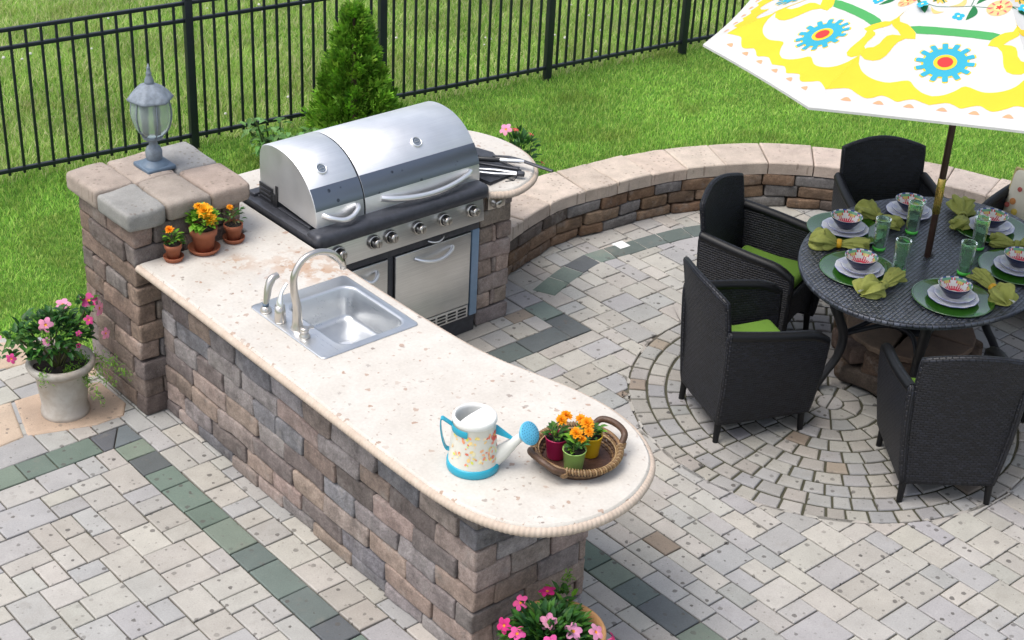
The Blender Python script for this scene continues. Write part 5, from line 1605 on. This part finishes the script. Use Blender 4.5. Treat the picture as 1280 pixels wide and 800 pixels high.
for q in range(19):
    a = R(105 + 150 * q / 18)
    for r_, z_ in ((.0935, .186), (.0945, .188), (.0925, .216), (.0915, .217)): V.append((r_ * math.cos(a), r_ * math.sin(a), z_))
mb.add(V, [(4 * q + k, 4 * q + 4 + k, 4 * q + 5 + k, 4 * q + 1 + k) for q in range(18) for k in range(3)], TQ, 0, True)
mb.build('handle', M['paint'], root)
mb = MB(); tube(mb, [(.085, 0, .045), (.12, 0, .075), (.17, -.01, .135), (.198, -.016, .168)], [.040, .034, .021, .017], 20, (.70, .70, .66)); mb.build('spout', M['paint'], root)
mb = MB(); V = [(.078, -.012, .205), (.092, .012, .20), (.165, -.004, .150), (.165, -.012, .140), (.088, -.02, .175)]
mb.add(V, [(0, 1, 2), (0, 2, 3), (0, 3, 4), (4, 3, 2, 1), (0, 4, 1)], TQ); mb.build('brace', M['paint'], root)
mb = MB(); dr = np.array((.62, -.50, .62)); fr = frame(dr); c = (.207, -.02, .176)
lathe(mb, [(.015, -.02), (.03, .0), (.049, .028), (.051, .034), (.048, .037), (.02, .043), (0, .044)], 32, c, fr, (.10, .42, .62))
for rr, n_ in ((.012, 6), (.023, 12), (.034, 18), (.043, 22)):
    for k in range(n_):
        a = 2 * PI * k / n_; zz = .0445 - (rr / .048) ** 2 * .006
        lathe(mb, [(0, .0012), (.0026, 0)], 6, np.array(c) + fr @ np.array((rr * math.cos(a), rr * math.sin(a), zz)), fr, (.03, .20, .34))
mb.build('sprinkler_head', M['paint'], root)

# ---------------- basket tray with three little pots
bd = math.atan2(.03, .40)
root = thing('wicker_tray', 'round brown wicker tray with two handles holding three small flower pots', 'tray', (4.0, 3.995, .921), math.atan2(-.12, .40) + .28)
D1 = (.075, .038, .02); D2 = (.20, .115, .05); D3 = (.30, .20, .10)
mb = MB(); lathe(mb, [(0, .006), (.135, .006), (.150, .012)], 40, col=(.065, .03, .02), rf=lambda a, z: 1 + .02 * math.cos(3 * a)); lathe(mb, [(0, .0), (.15, 0), (.152, .01)], 40, col=(.10, .05, .03)); mb.build('base', M['basket'], root)
mb = MB()
for k in range(6):
    z = .012 + .0095 * k; rr = .150 + .005 * k
    N = 150
    tube(mb, [((rr + .0022 * math.sin(2 * PI * q / N * 36 + PI * k)) * math.cos(2 * PI * q / N), (rr + .0022 * math.sin(2 * PI * q / N * 36 + PI * k)) * math.sin(2 * PI * q / N), z + .006 * math.cos(2 * PI * q / N * 2) * k / 5) for q in range(N)], .0062, 6, D1 if k % 3 != 1 else D2, closed=True)
for q in range(96):
    a = 2 * PI * q / 96
    if abs(math.cos(a)) > .86: continue
    c_ = np.array((.181 * math.cos(a), .181 * math.sin(a), .060 + .006 * math.cos(2 * a)))
    fr = frame((-math.sin(a), math.cos(a), 0))
    tube(mb, [c_ + fr @ np.array((.0125 * math.cos(t), .0125 * math.sin(t), .0015 * t)) for t in np.linspace(0, 2 * PI, 9)], .0034, 5, D3 if q % 2 else D2)
tube(mb, [(.181 * math.cos(a), .181 * math.sin(a), .060 + .006 * math.cos(2 * a)) for a in np.linspace(0, 2 * PI, 73)[:-1]], .0095, 8, D2, closed=True)
tube(mb, [(.163 * math.cos(a), .163 * math.sin(a), .052) for a in np.linspace(0, 2 * PI, 73)[:-1]], .004, 6, (.36, .24, .12), closed=True)
mb.build('rim', M['basket'], root)
for s_ in (-1, 1):
    mb = MB()
    if s_ > 0: pts = [(.165, .085, .062), (.196, .072, .09), (.216, .03, .096), (.216, -.03, .096), (.198, -.075, .09), (.17, -.088, .06)]
    else: pts = [(-.165, .095, .062), (-.20, .07, .085), (-.215, .02, .09), (-.212, -.035, .085), (-.195, -.08, .07), (-.16, -.1, .055)]
    tube(mb, crom(pts, 5), .0145, 10, D1)
    for e in (pts[0], pts[-1]): tube(mb, [np.array(e) * (1, 1, .75), np.array(e) * (1.03, 1, 1.12)], .019, 10, D2)
    mb.build('handle', M['basket'], root)
def tin(label, x, y, col, bl, seed):
    root = thing('tin_pot', label, 'flower pot', (x, y, .930), 0, 'painted tin pots on the wicker tray')
    mb = MB(); lathe(mb, [(0, 0), (.037, 0), (.038, .003), (.048, .094), (.0505, .096), (.0500, .100), (.0475, .099), (.046, .085), (0, .08)], 32, col=col); mb.build('pot', M['paint'], root)
    soil_disc(root, .046, .086)
    mb = MB()
    for k in range(30):
        a = rnd.uniform(0, 6.28); q = rnd.uniform(.0, .035); leaf(mb, (q * math.cos(a), q * math.sin(a), .09 + rnd.uniform(0, .045)), (math.cos(a), math.sin(a), .7), .04, .022, vary(rnd.choice(GREEN + LIME)))
    stems(mb, (0, 0, .086), [b[0] for b in bl], .003); mb.build('foliage', M['leaf'], root)
    for p, s_ in bl: pompom('blossom', root, p, (p[0] * 4 - .25, p[1] * 4 - .35, 1), s_)
tin('lime green tin pot with marigolds, front one on the wicker tray', 3.935, 3.945, (.36, .56, .15), [((.012, .01, .165), .034), ((.03, -.01, .14), .022)], 1)
tin('magenta tin pot, left rear one on the wicker tray', 3.94, 4.06, (.50, .012, .10), [((.02, .0, .17), .030), ((.055, .01, .175), .03)], 2)
tin('yellow tin pot, right rear one on the wicker tray', 4.065, 3.985, (.80, .50, .01), [((-.03, .0, .165), .034), ((-.028, .04, .165), .026), ((-.045, -.03, .145), .026), ((-.01, .01, .15), .024)], 3)

# ================================================================== GARDEN PLANTS
root = thing('cedar_tree', 'small dark green cone shaped cedar between the fence and the grill', 'tree', (6.30, 8.80, -.03))
mb = MB(); tube(mb, [(0, 0, 0), (0, 0, .5), (0, 0, 1.1)], [.035, .025, .008], 8); mb.build('trunk', M['bark'], root)
mb = MB()
H = 1.20
CPAL = [(.12, .28, .022), (.16, .35, .028), (.22, .44, .04), (.18, .38, .03), (.28, .50, .06), (.10, .23, .02)]
for q in range(1150):
    z = H * (1 - rnd.random() ** .62); t = z / H
    R0 = .365 * (1 - t) ** .80 * (1 - .30 * max(0, .22 - t) / .22) + .01
    a = rnd.uniform(0, 2 * PI); r = R0 * (rnd.uniform(.30, 1.06) ** .5) * (1 + .10 * math.sin(3 * a + 8 * z))
    c = np.array((r * math.cos(a), r * math.sin(a), z * .97 + .01)); out = np.array((math.cos(a), math.sin(a), 0))
    ax = out * rnd.uniform(.35, .9) + np.array((0, 0, rnd.uniform(.6, 1.1))) + rdir() * .25; ax /= np.linalg.norm(ax)
    pn = np.cross(ax, rdir()); pn /= np.linalg.norm(pn); sd = np.cross(pn, ax); base = vary(rnd.choice(CPAL), .22)
    SL = rnd.uniform(.07, .13) * (.55 + .6 * (1 - t))
    for w in range(26):
        u = rnd.random(); side = rnd.choice((-1, 1)); sp = SL * .5 * (1 - u * .75) * rnd.random()
        p = c + ax * (SL * (u - .4)) + sd * side * sp + pn * rnd.gauss(0, .006)
        leaf(mb, p, ax + sd * side * rnd.uniform(.2, .9) + rdir() * .2, rnd.uniform(.026, .05), rnd.uniform(.009, .016), vary(base, .14), up=pn, droop=.1)
mb.build('crown', M['cedar'], root)
def weed(label, x, y, h, n, pal, L, W, fl=0):
    root = thing('leafy_plant', label, 'plant', (x, y, -.02))
    mb = MB(); tips = [(rnd.gauss(0, h * .35), rnd.gauss(0, h * .35), h * rnd.uniform(.6, 1)) for _ in range(n)]
    stems(mb, (0, 0, 0), tips, .006, (.07, .12, .03)); mb.build('stem', M['leaf'], root)
    mb = MB()
    for t in tips:
        for q in range(15):
            f = rnd.uniform(.25, 1.05); a = rnd.uniform(0, 6.28); leaf(mb, np.array(t) * f + rdir() * .02, (math.cos(a), math.sin(a), rnd.uniform(-.1, .5)), L * rnd.uniform(.6, 1.1), W, vary(rnd.choice(pal)), droop=.35)
    mb.build('foliage', M['leaf'], root)
    return root
weed('tall weedy plant with long pale leaves left of the cedar by the fence', 5.72, 8.98, .36, 12, [(.13, .28, .07), (.18, .34, .11), (.09, .21, .05)], .095, .036)
weed('broad leaved plant tucked at the left foot of the cedar', 6.02, 8.72, .26, 9, [(.05, .15, .03), (.08, .2, .04)], .11, .055)
weed('low leafy weed growing at the counter back corner left of the grill', 5.05, 7.9, .24, 10, [(.06, .17, .03), (.09, .22, .04)], .08, .035)
weed('bluish broad leaved plant at the right foot of the cedar behind the grill hood', 6.42, 8.38, .30, 5, [(.05, .15, .09), (.06, .18, .08)], .12, .06)
root = thing('flowering_plant', 'small pink flowering plant in the lawn behind the rounded stone shelf', 'plant', (6.66, 7.42, -.02))
mb = MB(); stems(mb, (0, 0, 0), [(-.05, .05, .58), (.02, 0, .55), (.08, -.03, .5), (.0, .06, .5)], .005); mb.build('stem', M['leaf'], root)
mb = MB(); bush(mb, (.02, .02, .42), np.array((.11, .11, .18)), 120, .07, .03, DEEP + GREEN, .2, .5)
for b, t in (((.02, -.02, .1), (.10, -.08, .34)), ((.05, -.02, .1), (.18, -.08, .28)), ((.03, -.05, .1), (.12, -.14, .22)), ((.0, -.05, .1), (.02, -.12, .18)), ((.06, 0, .1), (.22, .0, .24))): fern(mb, b, t, 170, .08, LIME)
mb.build('foliage', M['leaf'], root)
for p, d, s, c in (((-.075, .06, .615), (-.5, -.2, .6), .042, PALEPINK), ((-.015, .03, .61), (.1, -.2, 1), .022, (.60, .10, .10)), ((.10, .0, .56), (.3, -.2, .8), .02, (.62, .09, .10)), ((.16, -.06, .36), (.4, -.2, .8), .02, (.6, .08, .08)), ((-.10, .0, .45), (-.5, -.2, .6), .016, HOT)): trumpet('blossom', root, p, d, s, c)

# ================================================================== GRASS
def fence_y(x): return np.interp(x, [p[0] for p in FP], [p[1] for p in FP])
CAMP = np.array((0, 0, 4.75)); FPX = 2021.62
yaw, pit, rol = R(48.02114591), R(29.33699757), R(3.04943135)
fw = np.array([math.cos(pit) * math.cos(yaw), math.cos(pit) * math.sin(yaw), -math.sin(pit)])
r0 = np.cross(fw, (0, 0, 1.)); r0 /= np.linalg.norm(r0); u0 = np.cross(r0, fw)
cr, sr = math.cos(rol), math.sin(rol); CR_ = cr * r0 + sr * u0; CU_ = -sr * r0 + cr * u0
def seen(P, mx=330, my=160):
    d = np.c_[P, np.zeros(len(P))] - CAMP; w = d @ fw; x = 640 + FPX * (d @ CR_) / w; y = 400 - FPX * (d @ CU_) / w
    return (w > 0) & (x > -mx) & (x < 1280 + mx) & (y > -my) & (y < 800 + my)
def blades(name, N, region, hmin, hmax, wmin, wmax, pal, lean):
    P = nrs.uniform((0.5, 4.5), (17.5, 17.5), (N, 2)); P = P[region(P)]
    n = len(P); h = nrs.uniform(hmin, hmax, n) * (0.8 + .35 * np.sin(P[:, 0] * 2.3 + np.sin(P[:, 1] * 1.7) * 2) * .5)
    w = nrs.uniform(wmin, wmax, n); a = nrs.uniform(0, 2 * PI, n); b = nrs.uniform(0, 2 * PI, n) + .6 * np.sin(P[:, 0] * 1.3)
    ln = nrs.uniform(.2, 1, n) * lean * h
    base = np.c_[P, np.full(n, -.03)]; s = np.c_[np.cos(a), np.sin(a), np.zeros(n)] * w[:, None] / 2; l = np.c_[np.cos(b), np.sin(b), np.zeros(n)] * ln[:, None]
    up = np.c_[np.zeros(n), np.zeros(n), h]
    V = np.stack([base - s, base + s, base + l * .4 + up * .62 + s * .7, base + l * .4 + up * .62 - s * .7, base + l + up], 1).reshape(-1, 3).astype(np.float32)
    me = bpy.data.meshes.new(name); me.vertices.add(5 * n); me.vertices.foreach_set('co', V.ravel())
    idx = np.arange(n)[:, None] * 5
    L = np.concatenate([idx + np.array([0, 1, 2, 3]), idx + np.array([3, 2, 4])], 1).ravel().astype(np.int32)
    me.loops.add(7 * n); me.loops.foreach_set('vertex_index', L)
    me.polygons.add(2 * n)
    st = (np.arange(n)[:, None] * 7 + np.array([0, 4])).ravel().astype(np.int32)
    me.polygons.foreach_set('loop_start', st)
    me.polygons.foreach_set('loop_total', np.tile([4, 3], n).astype(np.int32))
    me.update(calc_edges=True); me.validate()
    pal = np.array(pal); c = pal[nrs.randint(0, len(pal), n)] * nrs.uniform(.84, 1.16, (n, 1))
    at = me.attributes.new('Col', 'FLOAT_COLOR', 'FACE'); arr = np.ones((2 * n, 4), np.float32); arr[:, :3] = np.repeat(c, 2, 0); at.data.foreach_set('color', arr.ravel())
    me.materials.append(M['grass'])
    o = bpy.data.objects.new(name, me); COL.objects.link(o); return o
PEX = [(x, y) for x, y in PATIO]
def reg_in(P):
    k = seen(P) & (P[:, 1] < fence_y(P[:, 0]) + .02)
    k &= ~inpoly(P, PEX)
    k &= ~((P[:, 0] > 3.38) & (P[:, 0] < 4.03) & (P[:, 1] > 6.6) & (P[:, 1] < 7.23))
    k &= ~((P[:, 0] > 3.9) & (P[:, 0] < 5.9) & (P[:, 1] < 7.21)) ; k &= ~((P[:, 0] > 4.6) & (P[:, 1] < 4.9) & (P[:, 0] < 9.2))
    return k
def reg_out(P): return seen(P) & (P[:, 1] >= fence_y(P[:, 0]) + .02)
GP = [(0.241, 0.487, 0.081), (0.342, 0.597, 0.104), (0.443, 0.699, 0.131), (0.201, 0.398, 0.081), (0.562, 0.714, 0.198)]
GP2 = [(0.309, 0.527, 0.098), (0.435, 0.618, 0.149), (0.557, 0.658, 0.235), (0.246, 0.448, 0.082), (0.681, 0.658, 0.37)]
o = blades('lawn_grass', 1700000, reg_in, .028, .05, .0045, .008, GP, .9)
tag(o, 'short bright green mown lawn between the patio and the fence', 'grass', kind='stuff')
o = blades('meadow_grass', 1150000, reg_out, .05, .10, .005, .009, GP2, 1.0)
tag(o, 'longer yellowish grass beyond the black fence', 'grass', kind='stuff')
mb = MB()
for _ in range(420):
    x = rnd.uniform(5, 15); y = rnd.uniform(9, 15)
    if y < fence_y(x) + .15 or math.sin(x * 1.7) + math.sin(y * 2.1 + 1) + rnd.gauss(0, .8) < .3: continue
    z = rnd.uniform(.05, .09); s_ = rnd.uniform(.009, .017)
    lathe(mb, [(0, -s_ * .6), (s_ * .8, -s_ * .3), (s_, .1 * s_), (s_ * .6, s_ * .7), (0, s_ * .9)], 6, (x, y, z), col=(.72, .72, .66))
tag(mb.build('clover_flowers', M['petal']), 'tiny white clover heads dotted through the meadow beyond the fence', 'clover', kind='stuff')
# ================================================================== CAMERA, SKY, SUN
cam = bpy.data.cameras.new('camera'); co = bpy.data.objects.new('camera', cam); COL.objects.link(co)
cam.sensor_width = 36; cam.lens = FPX / 1280 * 36; cam.clip_end = 500; cam.clip_start = .05
co.matrix_world = Matrix(((CR_[0], CU_[0], -fw[0], 0), (CR_[1], CU_[1], -fw[1], 0), (CR_[2], CU_[2], -fw[2], 4.75), (0, 0, 0, 1)))
scene.camera = co
SUN_EL, SUN_AZ = R(66), (-.93, .25)
w = bpy.data.worlds.new('World'); scene.world = w; w.use_nodes = True
nt = w.node_tree; nt.nodes.clear()
sky = nt.nodes.new('ShaderNodeTexSky'); sky.sky_type = 'NISHITA'; sky.sun_disc = False
sky.sun_elevation = SUN_EL; sky.sun_rotation = math.atan2(SUN_AZ[0], SUN_AZ[1]); sky.dust_density = 4; sky.ozone_density = 1.0; sky.air_density = 1.0
hs = nt.nodes.new('ShaderNodeHueSaturation'); hs.inputs['Saturation'].default_value = .6; hs.inputs['Value'].default_value = 1.0
bg = nt.nodes.new('ShaderNodeBackground'); bg.inputs['Strength'].default_value = .15
wo = nt.nodes.new('ShaderNodeOutputWorld')
nt.links.new(sky.outputs[0], hs.inputs['Color']); nt.links.new(hs.outputs[0], bg.inputs['Color']); nt.links.new(bg.outputs[0], wo.inputs['Surface'])
sl = bpy.data.lights.new('sun', 'SUN'); sl.energy = 1.2; sl.angle = R(34); sl.color = (1, .965, .91)
so = bpy.data.objects.new('sun', sl); COL.objects.link(so)
d = Vector((SUN_AZ[0] * math.cos(SUN_EL), SUN_AZ[1] * math.cos(SUN_EL), math.sin(SUN_EL)))
so.rotation_euler = d.to_track_quat('Z', 'Y').to_euler()
scene.view_settings.view_transform = 'Standard'; scene.view_settings.look = 'None'; scene.view_settings.gamma = 1
scene.view_settings.exposure = .68
scene.cycles.max_bounces = 10; scene.cycles.transmission_bounces = 8; scene.cycles.caustics_reflective = False; scene.cycles.caustics_refractive = False
scene.cycles.use_denoising = True
